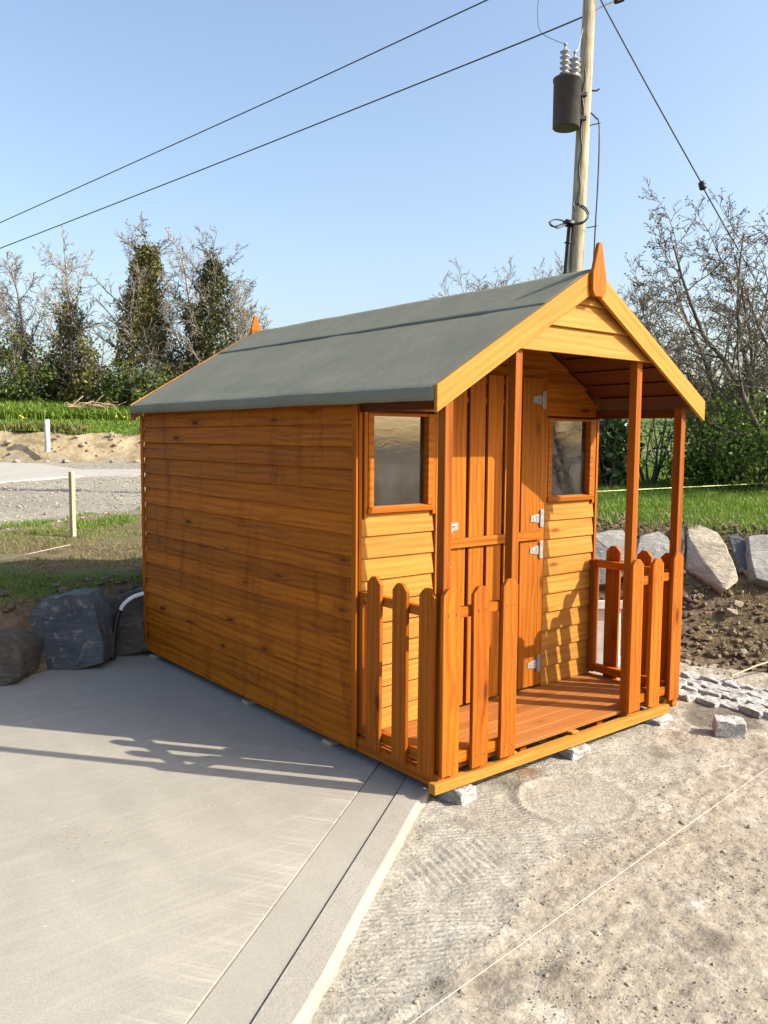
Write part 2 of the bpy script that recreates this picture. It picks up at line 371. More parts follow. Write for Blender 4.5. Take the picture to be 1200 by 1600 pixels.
IVY_D = leaf_mat('dark_ivy_leaves', (.030, .040, .012), (.090, .096, .028), .45)
HEDGE_L = leaf_mat('hedge_leaves', (.045, .075, .014), (.125, .165, .032), .5)
LAUREL = leaf_mat('laurel_leaves', (.028, .066, .014), (.075, .135, .032), .34, .12, .5)
SPRING = leaf_mat('spring_leaves', (.070, .125, .018), (.17, .25, .045), .45, .35)
BUD = leaf_mat('opening_buds', (.11, .105, .06), (.24, .225, .16), .6, .3)
GRASS = leaf_mat('grass_blades', (.075, .150, .016), (.20, .285, .035), .5, .35)
GRASS_D = leaf_mat('trampled_grass_blades', (.10, .105, .030), (.30, .25, .12), .6, .3)
STRAW = leaf_mat('cut_brush', (.24, .165, .10), (.40, .30, .20), .8, .1)
DANDELION = leaf_mat('yellow_flowers', (.75, .55, .02), (.85, .68, .05), .6, .3)
def bark(name, c1, c2, sc_=(4, 4, .8)):
    g = N(name); p = g.coord(); a = g.noise(g.mapping(p, sc_), 3, 5, .7, .4)
    g.bump(a, .6, .03); return g.fin(g.mix(g.ramp(a, [(.3, 0), (.7, 1)]), c1, c2), .9, .2)
BARK = bark('grey_bark', (.115, .100, .084), (.25, .225, .195))
BARK_P = bark('pale_bark', (.19, .17, .145), (.37, .34, .295))
BARK_D = bark('dark_bark', (.060, .052, .044), (.17, .145, .118))
def pole_mat():
    g = N('weathered_pole'); p = g.coord(); a = g.noise(g.mapping(p, (14, 14, .5)), 2, 5, .65); b = g.noise(g.mapping(p, (1, 1, 1.2)), 2.4, 4, .6)
    col = g.mix(g.ramp(a, [(.35, 0), (.7, 1)]), (.22, .185, .12), (.50, .45, .34)); col = g.mix(g.math('MULTIPLY', g.ramp(b, [(.5, 0), (.66, 1)]), .5), col, (.20, .19, .085))
    g.bump(a, .6, .01); return g.fin(col, .85, .2)
POLE = pole_mat()
def plain(name, col, rough=.5, spec=.4, metal=0, nscale=30, amt=.25):
    g = N(name); p = g.coord(); a = g.noise(p, nscale, 4, .6)
    c = g.mix(amt, (*col,), g.ramp(a, [(.3, .15), (.5, .5), (.7, .85)]), 'OVERLAY')
    return g.fin(c, g.ramp(a, [(.3, max(.05, rough-.08)), (.7, min(1, rough+.1))]), spec, metal)
GALV = plain('galvanised_steel', (.27, .27, .26), .5, .4, .3, 60)
DARKMETAL = plain('dark_painted_steel', (.050, .046, .048), .5, .4, 0, 6, .35)
PORC = plain('grey_porcelain', (.27, .27, .285), .3, .5, 0, 8)
BLACK = plain('black_cable', (.012, .012, .013), .45, .4, 0, 20)
WIRE = plain('weathered_wire', (.055, .065, .085), .7, .2, 0, 5)
WHITE = plain('white_pipe', (.72, .72, .69), .4, .4, 0, 12, .2)
PALE = plain('pale_sheet', (.40, .40, .39), .6, .3, 0, 7, .35)
STRING = plain('white_string', (.78, .75, .66), .8, .2, 0, 50)
STRINGY = plain('yellow_string', (.68, .74, .36), .8, .2, 0, 50)
def glass():
    g = N('window_acrylic'); p = g.coord()
    a = g.noise(g.mapping(p, (3, 1, 9)), 3.0, 4, .6, .8)
    bmp = g.n('ShaderNodeBump'); g.l(a, bmp.inputs['Height']); bmp.inputs['Strength'].default_value = .022; bmp.inputs['Distance'].default_value = .01
    gl = g.n('ShaderNodeBsdfGlossy'); gl.inputs['Roughness'].default_value = .03; g.l(bmp.outputs[0], gl.inputs['Normal'])
    tr = g.n('ShaderNodeBsdfTransparent'); tr.inputs[0].default_value = (.72, .74, .74, 1)
    fr = g.n('ShaderNodeFresnel'); fr.inputs['IOR'].default_value = 2.7; g.l(bmp.outputs[0], fr.inputs['Normal'])
    mx = g.n('ShaderNodeMixShader'); g.l(fr.outputs[0], mx.inputs[0]); g.l(tr.outputs[0], mx.inputs[1]); g.l(gl.outputs[0], mx.inputs[2])
    df = g.n('ShaderNodeBsdfDiffuse'); df.inputs[0].default_value = (.35, .34, .31, 1)
    m2 = g.n('ShaderNodeMixShader'); g.l(g.math('MULTIPLY', g.ramp(g.noise(p, 9, 5, .7), [(.45, .2), (.75, 1)]), .10), m2.inputs[0]); g.l(mx.outputs[0], m2.inputs[1]); g.l(df.outputs[0], m2.inputs[2])
    g.l(m2.outputs[0], g.out.inputs[0]); return g.m
GLASS = glass()

# ================================================================== the setting
ZS = -0.02                                    # top of the concrete slab
def apron_z(x): return -.062+.017*np.clip(x, 0, 3)
TOE = np.array([(-60, -16), (-4, 2.15), (-1.02, 2.93), (.06, 3.19), (1.95, 3.22), (2.28, 2.3), (2.5, 1.15), (2.68, .48), (2.95, .0), (4.3, -2.2), (8, -8), (16, -40)], float)
YARD = np.vstack([TOE, [(16, -90), (-60, -90)]])
def seg_dist(x, y, P):
    d = np.full(x.shape, 1e9)
    for a, b in zip(P[:-1], P[1:]):
        ab = b-a; t = np.clip(((x-a[0])*ab[0]+(y-a[1])*ab[1])/(ab@ab), 0, 1)
        d = np.minimum(d, np.hypot(x-a[0]-t*ab[0], y-a[1]-t*ab[1]))
    return d
def inside(x, y, P):
    r = np.zeros(x.shape, bool); n = len(P)
    for i in range(n):
        x1, y1 = P[i]; x2, y2 = P[(i+1) % n]
        if y1 == y2: continue
        c = ((y1 > y) != (y2 > y)) & (x < (x2-x1)*(y-y1)/(y2-y1)+x1); r ^= c
    return r
def left_w(x, y):
    th = np.degrees(np.arctan2(y+2.59, x+2.39)); return sm(44, 58, th)
def terrain(x, y):
    x = np.asarray(x, float); y = np.asarray(y, float)
    ins = inside(x, y, YARD); d = np.where(ins, 0, seg_dist(x, y, TOE))
    wl = left_w(x, y); r = np.hypot(x+2.39, y+2.59)
    s = .447*x+.894*y+.9*fbm(x*.15, y*.15, 5, 3)
    zl = .43+1.25*sm(33.2, 34.4, s)+.9*sm(35, 41, s)+1.2*sm(40.5, 48, s)+.012*np.clip(s-48, 0, 300)
    zr = .74+.016*np.clip(r-9, 0, 26)+.058*np.clip(r-36, 0, 50)+.004*np.clip(r-90, 0, 400)
    P = zl*wl+zr*(1-wl)
    th = np.degrees(np.arctan2(y+2.59, x+2.39)); bw = np.maximum(sm(-2, -28, th), sm(104, 130, th))
    P = P*(1-bw)+(.35-.035*np.clip(r-14, 0, 400))*bw
    wid = .30+1.75*sm(2.0, 3.0, x)+.3*sm(-1.5, -6, x)
    t = np.clip(d/wid, 0, 1); bank = np.where(x > 1.9, .35*t+.65*t*t*(3-2*t), np.sqrt(t)*.6+.4*t)
    z0 = apron_z(x)-.03-.035*np.clip(r-18, 0, 400)*bw
    z = z0+(P-z0)*bank
    rough = .035*fbm(x*2.1, y*2.1, 3, 4)+.02*fbm(x*9, y*9, 9, 3)*np.exp(-r/15)
    z = z+np.where(d > .05, rough*np.clip(d*3, 0, 1), 0)
    # lumps on the soil bank
    z = z+np.where((d > .05) & (x > 2), .035*fbm(x*6, y*6, 21, 4)*np.clip(1.3-np.abs(t-.5), 0, 1), 0)
    # cut face is ragged
    z = z+wl*sm(32.8, 33.4, s)*(1-sm(34.6, 35.4, s))*.22*fbm(x*1.1, y*1.1, 31, 4)
    return z, d, t, wl, r, s, ins
def tz(x, y): return float(terrain(np.array([x]), np.array([y]))[0][0])

def warp_axis(c, n, fine, far):
    t = np.linspace(-1, 1, n); k = 7.2
    return c+far*np.sinh(k*t)/math.sinh(k)
gx = warp_axis(2.0, 520, .03, 2200.0); gy = warp_axis(2.5, 520, .03, 2200.0)
GX, GY = np.meshgrid(gx, gy, indexing='ij')
Z, Dt, T_, WL, RR, SS, INS = terrain(GX, GY)
hole = INS & (GX > -3.4) & (GX < 3.2)
Z = np.where(INS, np.minimum(Z, apron_z(GX)-.05), Z)
idx = np.arange(GX.size).reshape(GX.shape)
F = np.stack([idx[:-1, :-1], idx[1:, :-1], idx[1:, 1:], idx[:-1, 1:]], -1).reshape(-1, 4)
me = npmesh('ground', np.stack([GX, GY, Z], -1).reshape(-1, 3), F, True)
gl_ = -.563*GX+.826*GY
grassL = sm(-.05, .25, Dt-.25)*(1-sm(5.7, 6.4, gl_+.5*fbm(GX*.8, GY*.8, 8, 3)))
grassL = np.maximum(grassL*(.30+.5*vnoise(GX*1.1+3, GY*1.1, 71)), sm(34.6, 35.3, SS))
gravL = (1-sm(32.9, 33.3, SS))*sm(5.7, 6.4, gl_)
cutL = sm(32.9, 33.4, SS)*(1-sm(34.5, 35.4, SS))
grassR = sm(1.55, 2.4, Dt+.35*fbm(GX*1.3, GY*1.3, 12, 3))*.95
soil = np.where(INS, 0, 1.0)
gr = grassL*WL+grassR*(1-WL); so = soil*(1-gravL*WL); cu = cutL*WL
trk = (1-WL)*sm(33, 33.6, RR)*(1-sm(35, 35.6, RR)); gr = gr*(1-trk); so = so*(1-trk)
fl = np.maximum((1-WL)*sm(35.3, 36.5, RR), WL*sm(50, 60, SS))
TH = np.degrees(np.arctan2(GY+2.59, GX+2.39)); BW = np.maximum(sm(-2, -28, TH), sm(104, 130, TH)); gr = gr*(1-BW); fl = fl*(1-BW)
ca = me.color_attributes.new('zone', 'FLOAT_COLOR', 'POINT')
ca.data.foreach_set('color', np.stack([gr, so, cu, fl], -1).astype(np.float32).ravel())
props(link('ground', me, GROUND), kind='structure')

# concrete slab with a trowelled strip and a kerb: edge line runs towards the camera
A = np.array([.083, .249]); DIRN = np.array([-.817, -.577]); NRM = np.array([-.577, .817])      # crack line and its left normal
def sheet(name, pts, z0, z1, mat, bevel=.004):
    bm = bmesh.new(); a = [bm.verts.new((x, y, z0)) for x, y in pts]; b = [bm.verts.new((x, y, z1)) for x, y in pts]; n = len(pts)
    bm.faces.new(a[::-1]); top = bm.faces.new(b)
    for i in range(n): bm.faces.new((a[i], a[(i+1) % n], b[(i+1) % n], b[i]))
    if bevel: bmesh.ops.bevel(bm, geom=list(top.edges), offset=bevel, segments=2, affect='EDGES')
    return props(link(name, bm_mesh(name, bm), mat), kind='structure')
far_ = A+DIRN*6.5; near_ = A-DIRN*2.4
s1 = .168
sheet('concrete_slab', [tuple(near_+NRM*s1), (1.96, 3.2), (.06, 3.17), (-.5, 3.07), (-1.02, 2.91), (-4, 2.12), (-9, .6), (-9, -4.5), tuple(far_+NRM*s1)], -.14, ZS, CONC, .003)
sheet('slab_edge_strip', [tuple(near_+NRM*(s1-.002)), tuple(far_+NRM*(s1-.002)), tuple(far_+NRM*.003), tuple(near_+NRM*.003)], -.14, ZS-.003, CONC_EDGE, .003)
# kerb with a slightly ragged outer edge
n = 150; ts = np.linspace(-2.4, 6.5, n); kv = []; 
rag = .008*fbm(ts*5, ts*0, 41, 4); sag = .004*fbm(ts*3, ts*0+4, 43, 3)
prof = [(-.003, -.16), (-.003, 0), (-.105, .0), (-.114, -.004), (-.120, -.014), (-.128, -.16)]
for i, t in enumerate(ts):
    for j, (o, z) in enumerate(prof):
        q = A+DIRN*t+NRM*(o+(rag[i] if j > 1 else 0)+(.002*math.sin(t*31+j) if j > 3 else 0)); kv.append((q[0], q[1], ZS+.004+z+(sag[i] if j == 4 else 0)))
k = len(prof); kf = [(i*k+j, i*k+j+1, (i+1)*k+j+1, (i+1)*k+j) for i in range(n-1) for j in range(k-1)]
props(link('kerb', npmesh('kerb', kv, kf, False), KERB), kind='structure')

# apron of mortar, chippings and dirt in front of the shed
ax_ = np.arange(-3.2, 3.3, .0125); ay_ = np.arange(-4.2, 3.3, .0125)
AX, AY = np.meshgrid(ax_, ay_, indexing='ij')
side = (AX-A[0])*NRM[0]+(AY-A[1])*NRM[1]      # > 0 on the slab side
# world position of the screed patch and its ridges (raked lines run along x + .35 y)
mort = sm(.0, .25, AY+.86+.30*fbm(AX*1.4, AY*1.4, 51, 4)-.12*AX)*sm(0, .3, 1.55-AX+.3*fbm(AX*1.5, AY*1.5, 53, 3)+1.2*np.clip(AY+.2, 0, 1))
lane = np.maximum(mort, sm(.55, .35, -side+.25*fbm(AX*2, AY*2, 57, 4))*.9)
rid = np.sin((AX*.55+AY*.84)*2*math.pi/.036+2.6*fbm(AX*4, AY*4, 61, 3))
rmask = mort*sm(-.25, .35, fbm(AX*2.2, AY*2.2, 63, 3)+.12)
big = np.sin((AX*.96-AY*.28)*2*math.pi/.034); bm_ = sm(1, .75, ((AX+.27)/.27)**2+((AY+.43)/.13)**2)
circ = np.hypot(AX-.52, AY+.37)
smooth = sm(.26, .24, circ)
Hh = .011*fbm(AX*7, AY*7, 71, 4)+.008*fbm(AX*28, AY*28, 73, 3)*(1-.5*mort)
Hh = Hh*(1-.75*smooth)+.0055*big*bm_*(.55+.9*fbm(AX*6, AY*6, 67, 3))
Hh += .008*np.exp(-((circ-.255)/.018)**2)*sm(-.6, .2, -(AX-.52))
hump = np.exp(-((mort-.5)/.28)**2); Hh += .012*hump*fbm(AX*9, AY*9, 77, 4)+.006*hump
AZ = apron_z(AX)+Hh+.012*fbm(AX*1.7, AY*1.7, 79, 2)*(1-mort)
keep = (side < .02) & (inside(AX, AY, YARD) | (seg_dist(AX, AY, TOE) < .25))
kx = AZ.shape; idx = np.arange(AX.size).reshape(kx)
F = np.stack([idx[:-1, :-1], idx[1:, :-1], idx[1:, 1:], idx[:-1, 1:]], -1).reshape(-1, 4)
F = F[keep.ravel()[F].all(1)]
used = np.zeros(AX.size, bool); used[F.ravel()] = True; remap = np.cumsum(used)-1
me = npmesh('gravel_apron', np.stack([AX, AY, AZ], -1).reshape(-1, 3)[used], remap[F], True)
wetz = sm(.35, .7, fbm(AX*3.2, AY*3.2, 81, 5)+.9*sm(.35, .1, np.hypot((AX-2.15)/1.6, AY+.18))*1.0+.10*sm(-1.0, -1.7, AY))*.9
rm2 = mort*sm(-.45, .15, fbm(AX*2.2, AY*2.2, 63, 3)+.12)*(1-smooth)*(1-bm_)
rust = sm(.14, .03, np.hypot((AX-.58)*1.0, (AY+.03)*1.4)+.07*fbm(AX*18, AY*18, 83, 4))*.8
ca = me.color_attributes.new('zone', 'FLOAT_COLOR', 'POINT')
ca.data.foreach_set('color', np.stack([lane, wetz, rust, rm2], -1).reshape(-1, 4)[used].astype(np.float32).ravel())
props(link('gravel_apron', me, APRON), kind='structure')

# pale concrete pad far across the yard
pp = [pix(u, v, 2, .47)[:2] for u, v in [(-60, 721), (60, 724), (125, 733), (260, 733), (260, 741.5), (130, 742.5), (60, 748), (-60, 757)]]
pad = sheet('far_concrete_pad', [tuple(p) for p in pp[::-1]], .30, .47, PAD, 0)

# ================================================================== the shed
W, L, D = 1.83, 3.0, .56
YF = -.04                                     # front face of the porch posts
shed = props(empty('garden_shed'), 'orange-stained timber garden shed with picket-fenced porch and green felt roof', 'shed')
SL = math.atan(.589); CXR = W/2
XE = -.086; ZR = 2.330; ZE = 1.742
def roof_z(x): return ZR-.589*abs(x-CXR)

# --- base and deck
for x in (.072, .62, 1.22, 1.752): board('bearer', shed, (2.94, .045, .045), (x, 1.5, .0235), WOOD_POST, ALY)
board('front_rail', shed, (1.775, .042, .046), (.8425, YF-.001, .0335), WOOD_FRONT)
board('side_rail', shed, (.60, .04, .062), (.0125, .26, .052), WOOD_PICKET, ALY)
board('side_rail', shed, (.60, .04, .062), (W-.0125, .26, .052), WOOD_PICKET, ALY)
deck = empty('deck'); deck.parent = shed
for x in (.05, .47, .93, 1.385, 1.78): board('joist', deck, (.57, .04, .0245), (x, .276, .058), WOOD_BARGE, ALY)
YD = YF+.028; nb = 6; dw = (D+.02-YD)/nb
for i in range(nb): board('deck_plank', deck, (1.775, dw-.0022, .018), (W/2, YD+dw*(i+.5), .0795), WOOD_DECK)
for x, z in ((.47, .0675), (.93, .0675), (1.385, .0675)): board('spacer_block', deck, (.05, .026, .0085+.0), (x, YF+.012, z), WOOD_BARGE)
link('shed_floor', boxes_mesh('shed_floor', [(.02, 1.81, D+.03, 2.97, .07, .10)]), WOOD_IN, shed)

# --- posts
for x0, zt in ((.008, 1.70), (.432, 1.955), (1.353, 1.955), (1.777, 1.70)):
    z0 = .0735 if .1 < x0 < 1.7 else .0635
    h = zt-z0
    board('post', shed, (h-.003, .045, .045), (x0+.0225, YF+.0225+.0, z0+h/2+.0015), WOOD_POST, UPR)

# --- picket panels
def picket_outline(wd, h): return [(0, -wd/2), (h-.032, -wd/2), (h-.006, -wd/2+.026), (h, -wd*.14), (h, wd*.14), (h-.006, wd/2-.026), (h-.032, wd/2), (0, wd/2)]
def picket(parent, x, y, z0, h, ang, wd=.1):
    # local X up (grain), local Z across, local Y through the thickness
    across = Vector((math.cos(ang), math.sin(ang), 0)); up = Vector((0, 0, 1)); thr = across.cross(up)*-1
    lean = random.uniform(-.006, .006); up2 = (up+across*lean).normalized(); across2 = (across-up*lean).normalized()
    m = Matrix.Identity(4)
    for i in range(3): m[i][0] = up2[i]; m[i][1] = thr[i]; m[i][2] = -across2[i]
    m[0][3], m[1][3], m[2][3] = x, y, z0
    return poly_board('picket', parent, picket_outline(wd, h), .02, WOOD_PICKET, m, .0022)
def rails(name, L_):
    e = empty('picket_panel'); e.parent = shed
    for x0, x1, y0, y1, z0, z1 in L_:
        c = ((x0+x1)/2, (y0+y1)/2, (z0+z1)/2); d = (x1-x0, y1-y0, z1-z0); k = d.index(max(d))
        if k == 0: board('rail', e, d, c, WOOD_PICKET)
        elif k == 1: board('rail', e, (d[1], d[0], d[2]), c, WOOD_PICKET, ALY)
        else: board('upright', e, (d[2], d[1], d[0]), c, WOOD_PICKET, UPR)
    return e
pl = rails('front_rails', [(.0545, .431, YF+.001, YF+.034, .755, .80), (.0545, .431, YF+.001, YF+.034, .108, .155)])
for x, z0, h in ((.045, .076, .82), (.227, .072, .815), (.409, .074, .825)): picket(pl, x, YF-.0205, z0, h, 0)
pr_ = rails('front_rails', [(1.399, 1.776, YF+.001, YF+.034, .755, .80), (1.399, 1.776, YF+.001, YF+.034, .108, .155)])
for x, z0, h in ((1.397, .082, .82), (1.579, .078, .815), (1.776, .076, .83)): picket(pr_, x, YF-.0205, z0, h, 0)
sl_ = rails('side_rails', [(.003, .036, .0065, .505, .755, .80), (.003, .036, .0065, .505, .108, .155), (.001, .045, .5065, .545, .105, .80)])
for y, z0, h in ((.403, .066, .825), (.214, .066, .82), (.037, .064, .825)): picket(sl_, -.0005, y, z0, h, R(90), .098).matrix_local.translation.x
sr_ = rails('side_rails', [(1.794, 1.827, .0065, .505, .755, .80), (1.794, 1.827, .0065, .505, .108, .155), (1.785, 1.829, .5065, .545, .105, .80)])
for y, z0, h in ((.415, .066, .825), (.205, .066, .82), (.05, .064, .825)): picket(sr_, 1.851, y, z0, h, R(90), .098)

def nails(panel, L_, face):
    bm = bmesh.new()
    for x, y, z in L_:
        rot = Matrix.Rotation(R(90), 4, 'X') if face == 'y' else Matrix.Rotation(R(90), 4, 'Y')
        bmesh.ops.create_cone(bm, cap_ends=True, segments=8, radius1=.0034, radius2=.0034, depth=.0024, matrix=Matrix.Translation((x, y, z)) @ rot)
    props(link('nail_heads', bm_mesh('nail_heads', bm), NAIL, panel), kind='stuff')
NAIL = plain('rusty_nail', (.10, .055, .03), .6, .3, 0, 60)
for pn, xs in ((pl, (.045, .227, .409)), (pr_, (1.397, 1.579, 1.776))): nails(pn, [(x+o, YF-.0208, z) for x in xs for o in (-.022, .024) for z in (.775, .783, .125)], 'y')
nails(sl_, [(-.0208, y+o, z) for y in (.403, .214, .037) for o in (-.022, .024) for z in (.778, .125)], 'x')

# --- clad walls: inner lining with overlapping boards as pieces
REV = .1045; TILT = math.asin(.0155/REV)
def side_wall(x, sgn, name='side_wall'):
    wl_ = link(name, boxes_mesh('lining', [(min(x-sgn*.004, x-sgn*.016), max(x-sgn*.004, x-sgn*.016), D, L, .03, 1.70)], 0), WOOD_IN, shed)
    z = .022; i = 0
    while z < 1.70:
        hh = min(.124, 1.725-z)
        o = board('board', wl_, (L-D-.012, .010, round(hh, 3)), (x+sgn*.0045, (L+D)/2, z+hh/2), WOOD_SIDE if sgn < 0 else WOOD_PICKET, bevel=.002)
        wob = random.uniform(-.0032, .0032)
        o.rotation_euler = (Matrix.Rotation(R(90)+random.uniform(-.0006, .0006), 3, 'Z') @ Matrix.Rotation(wob, 3, 'Y') @ Matrix.Rotation(-sgn*math.asin(.0185/REV), 3, 'X')).to_euler()
        z += REV; i += 1
    return wl_
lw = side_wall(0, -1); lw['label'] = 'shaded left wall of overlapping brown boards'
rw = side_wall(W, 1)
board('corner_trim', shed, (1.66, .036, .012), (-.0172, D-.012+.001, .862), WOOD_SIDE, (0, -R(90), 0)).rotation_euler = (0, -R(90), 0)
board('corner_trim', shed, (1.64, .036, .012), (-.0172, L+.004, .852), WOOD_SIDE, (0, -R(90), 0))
# back wall
bk = link('back_wall', boxes_mesh('lining', [(.0, W, L-.013, L-.003, .03, 1.70)], 0), WOOD_IN, shed)
z = .022
while z < 2.26:
    half = CXR-.006 if z < 1.60 else max(.06, (2.262-z-.06)/.589)
    half = min(half, CXR-.006)
    o = board('board', bk, (round(half*2, 3), .0105, .124), (CXR, L+.004, z+.062), WOOD_PICKET); o.rotation_euler = (TILT, 0, 0)
    z += REV
# front wall
YW = D
def gable_pts(z0, top=2.262): return [(CXR-(top-z0)/.589, z0), (CXR+(top-z0)/.589, z0), (CXR, top)]
bmf = [(0.0, .085, YW+.006, YW+.02, .10, 1.70), (.085, .44, YW+.006, YW+.02, .10, 1.185), (.085, .44, YW+.006, YW+.02, 1.645, 1.70), (.44, 1.39, YW+.006, YW+.02, .10, 1.70),
       (1.39, 1.745, YW+.006, YW+.02, .10, 1.185), (1.39, 1.745, YW+.006, YW+.02, 1.645, 1.70), (1.745, 1.83, YW+.006, YW+.02, .10, 1.70), (.35, 1.48, YW+.006, YW+.02, 1.70, 1.93), (.65, 1.18, YW+.006, YW+.02, 1.93, 2.08)]
fw_ = link('front_wall', boxes_mesh('lining', bmf, 0), WOOD_IN, shed)
def front_boards(x0, x1, ztop):
    z = .090; zs = []
    nbd = round((ztop-z)/.1055); st = (ztop-z)/nbd
    for i in range(nbd):
        hh = st+.018 if i < nbd-1 else st
        o = board('board', fw_, (round(x1-x0, 3), .011, round(hh, 3)), ((x0+x1)/2, YW-.0045, z+hh/2), WOOD_FRONT)
        o.rotation_euler = (-math.asin(.0125/st)+random.uniform(-.01, .01), random.uniform(-.005, .005), 0); z += st
front_boards(.022, .487, 1.165); front_boards(1.345, 1.806, 1.165)
# gable cladding over the door
z = 1.715
while z < 2.2:
    top = 2.292; z1 = min(z+.122, 2.275); xa0, xa1 = min(.905, (top-z)/.589), min(.905, (top-z1)/.589)
    poly_board('board', fw_, [(-xa0, 0), (xa0, 0), (xa1, z1-z), (-xa1, z1-z)], .0105, WOOD_DOOR, Matrix.Translation((CXR, YW-.0165, z)) @ Matrix.Rotation(-TILT, 4, 'X')); z += REV
# corner strips, door frame, head boards
board('corner_strip', fw_, (1.60, .018, .02), (.010, YW-.012, .905), WOOD_PICKET, UPR)
board('corner_strip', fw_, (1.60, .018, .02), (1.820, YW-.012, .905), WOOD_PICKET, UPR)
board('door_stile', fw_, (1.77, .03, .05), (.5165, YW-.009, .99), WOOD_DOOR, UPR)
board('door_stile', fw_, (1.77, .03, .05), (1.3175, YW-.009, .99), WOOD_DOOR, UPR)
board('door_head', fw_, (.86, .024, .05), (CXR, YW-.008, 1.895), WOOD_DOOR)
board('head_board', fw_, (.47, .018, .075), (.256, YW-.014, 1.6985), WOOD_PICKET)
board('head_board', fw_, (.47, .018, .075), (1.577, YW-.014, 1.6985), WOOD_PICKET)

# --- windows
def window(x0, x1, z0, z1):
    fx0, fx1, fz0, fz1 = x0-.034, x1+.034, z0-.012, z1+.014
    y0, y1 = YW-.026, YW+.024
    wn = link('window', boxes_mesh('window_frame', [(fx0, x0, y0, y1, fz0+.024, fz1), (x1, fx1, y0, y1, fz0+.024, fz1), (x0+.0005, x1-.0005, y0+.003, y1, z1, fz1-.001)], .002), WOOD_DOOR, shed)
    sill = board('sill', wn, (round(fx1-fx0+.012, 3), .056, .026), ((fx0+fx1)/2, YW-.004, z0-.0005), WOOD_DOOR); sill.rotation_euler = (R(9), 0, 0)
    for xx in (fx0-.012, fx1+.012): board('trim', wn, (round(z1-z0+.055, 3), .022, .022), (xx, YW-.011, (z0+z1)/2-.012), WOOD_DOOR, UPR)
    bm = bmesh.new(); bm_box(bm, (0, 0, 0), (x1-x0+.01, .003, z1-z0+.01))
    link('pane', bm_mesh('pane', bm), GLASS, wn, ((x0+x1)/2, YW+.010, (z0+z1)/2))
    return wn
window(.088, .436, 1.185, 1.635)['label'] = 'left window pane mirroring pale sky above a dark hedge'
window(1.394, 1.742, 1.185, 1.635)['label'] = 'right window pane mirroring bare branches'

# --- stable door in two leaves
PLX = [(.5475, .700), (.7235, .838), (.8605, .973), (.9965, 1.107), (1.1305, 1.287)]
def door(z0, z1, ledge):
    dr = link('door', boxes_mesh('door_backing', [(.547, 1.288, YW-.012, YW+.002, z0, z1)], 0), WOOD_IN, shed)
    for a, b in PLX: board('plank', dr, (round(z1-z0, 3), .016, round(b-a, 3)), ((a+b)/2, YW-.0205, (z0+z1)/2), WOOD_DOOR, UPR)
    if ledge: board('ledge', dr, (.738, .018, .05), (.9175, YW-.0378, .985), WOOD_DOOR)
    return dr
up = door(.962, 1.868, True); lo = door(.108, .955, False)
up['label'] = 'upper leaf of the stable door'; lo['label'] = 'lower leaf of the stable door'
def hinge(parent, z):
    bm = bmesh.new()
    a = [(-.075, -.016), (-.075, .016), (.0, .026), (.0, -.026)]
    f0 = [bm.verts.new((x, 0, zz)) for x, zz in a]; f1 = [bm.verts.new((x, -.003, zz)) for x, zz in a]
    bm.faces.new(f0); bm.faces.new(f1[::-1])
    for i in range(4): bm.faces.new((f0[i], f0[(i+1) % 4], f1[(i+1) % 4], f1[i]))
    bm_box(bm, (.021, -.002, 0), (.028, .004, .10))
    bmesh.ops.create_cone(bm, cap_ends=True, segments=10, radius1=.0062, radius2=.0062, depth=.085, matrix=Matrix.Translation((.004, -.005, 0)))
    for xx, zz in ((-.055, 0), (-.022, .008), (-.022, -.008), (.022, .035), (.022, -.035)):
        bmesh.ops.create_cone(bm, cap_ends=True, segments=8, radius1=.004, radius2=.003, depth=.004, matrix=Matrix.Translation((xx, -.0045, zz)) @ Matrix.Rotation(R(90), 4, 'X'))
    link('hinge', bm_mesh('hinge', bm), GALV, parent, (1.286, YW-.0295, z))
for z in (1.748, 1.080): hinge(up, z)
for z in (.899, .235): hinge(lo, z)
bm = bmesh.new()          # hasp, staple and padbolt
bm_box(bm, (.03, 0, 0), (.075, .003, .04)); bm_box(bm, (-.035, .0, .004), (.05, .003, .032)); bm_box(bm, (-.005, -.012, 0), (.02, .022, .012))
bmesh.ops.create_cone(bm, cap_ends=True, segments=10, radius1=.006, radius2=.006, depth=.1, matrix=Matrix.Translation((-.01, -.010, .008)) @ Matrix.Rotation(R(90), 4, 'Y'))
bmesh.ops.create_uvsphere(bm, u_segments=10, v_segments=6, radius=.012, matrix=Matrix.Translation((-.0, -.016, -.022)))
link('latch', bm_mesh('latch', bm), GALV, up, (.575, YW-.0305, 1.072))
bm = bmesh.new(); bm_box(bm, (0, 0, 0), (.05, .003, .022)); bmesh.ops.create_cone(bm, cap_ends=True, segments=8, radius1=.005, radius2=.005, depth=.07, matrix=Matrix.Translation((0, -.008, 0)) @ Matrix.Rotation(R(90), 4, 'Y'))
link('bolt', bm_mesh('bolt', bm), GALV, lo, (.553, YW-.0305, .862))

# --- roof
Y0, Y1 = -.074, L+.012
bmr = bmesh.new()
prof = [(XE+.006, ZE-.003), (CXR, ZR-.006), (W-XE-.006, ZE-.003), (W-XE-.006, ZE-.019), (CXR, ZR-.023), (XE+.006, ZE-.019)]
a = [bmr.verts.new((x, Y0, z)) for x, z in prof]; b = [bmr.verts.new((x, Y1, z)) for x, z in prof]
for i in range(6): bmr.faces.new((a[i], a[(i+1) % 6], b[(i+1) % 6], b[i]))
bmr.faces.new((a[0], a[1], a[4], a[5])); bmr.faces.new((a[1], a[2], a[3], a[4])); bmr.faces.new((b[0], b[1], b[4], b[5])); bmr.faces.new((b[1], b[2], b[3], b[4]))
roof = link('roof', bm_mesh('roof_boarding', bmr), WOOD_IN, shed)
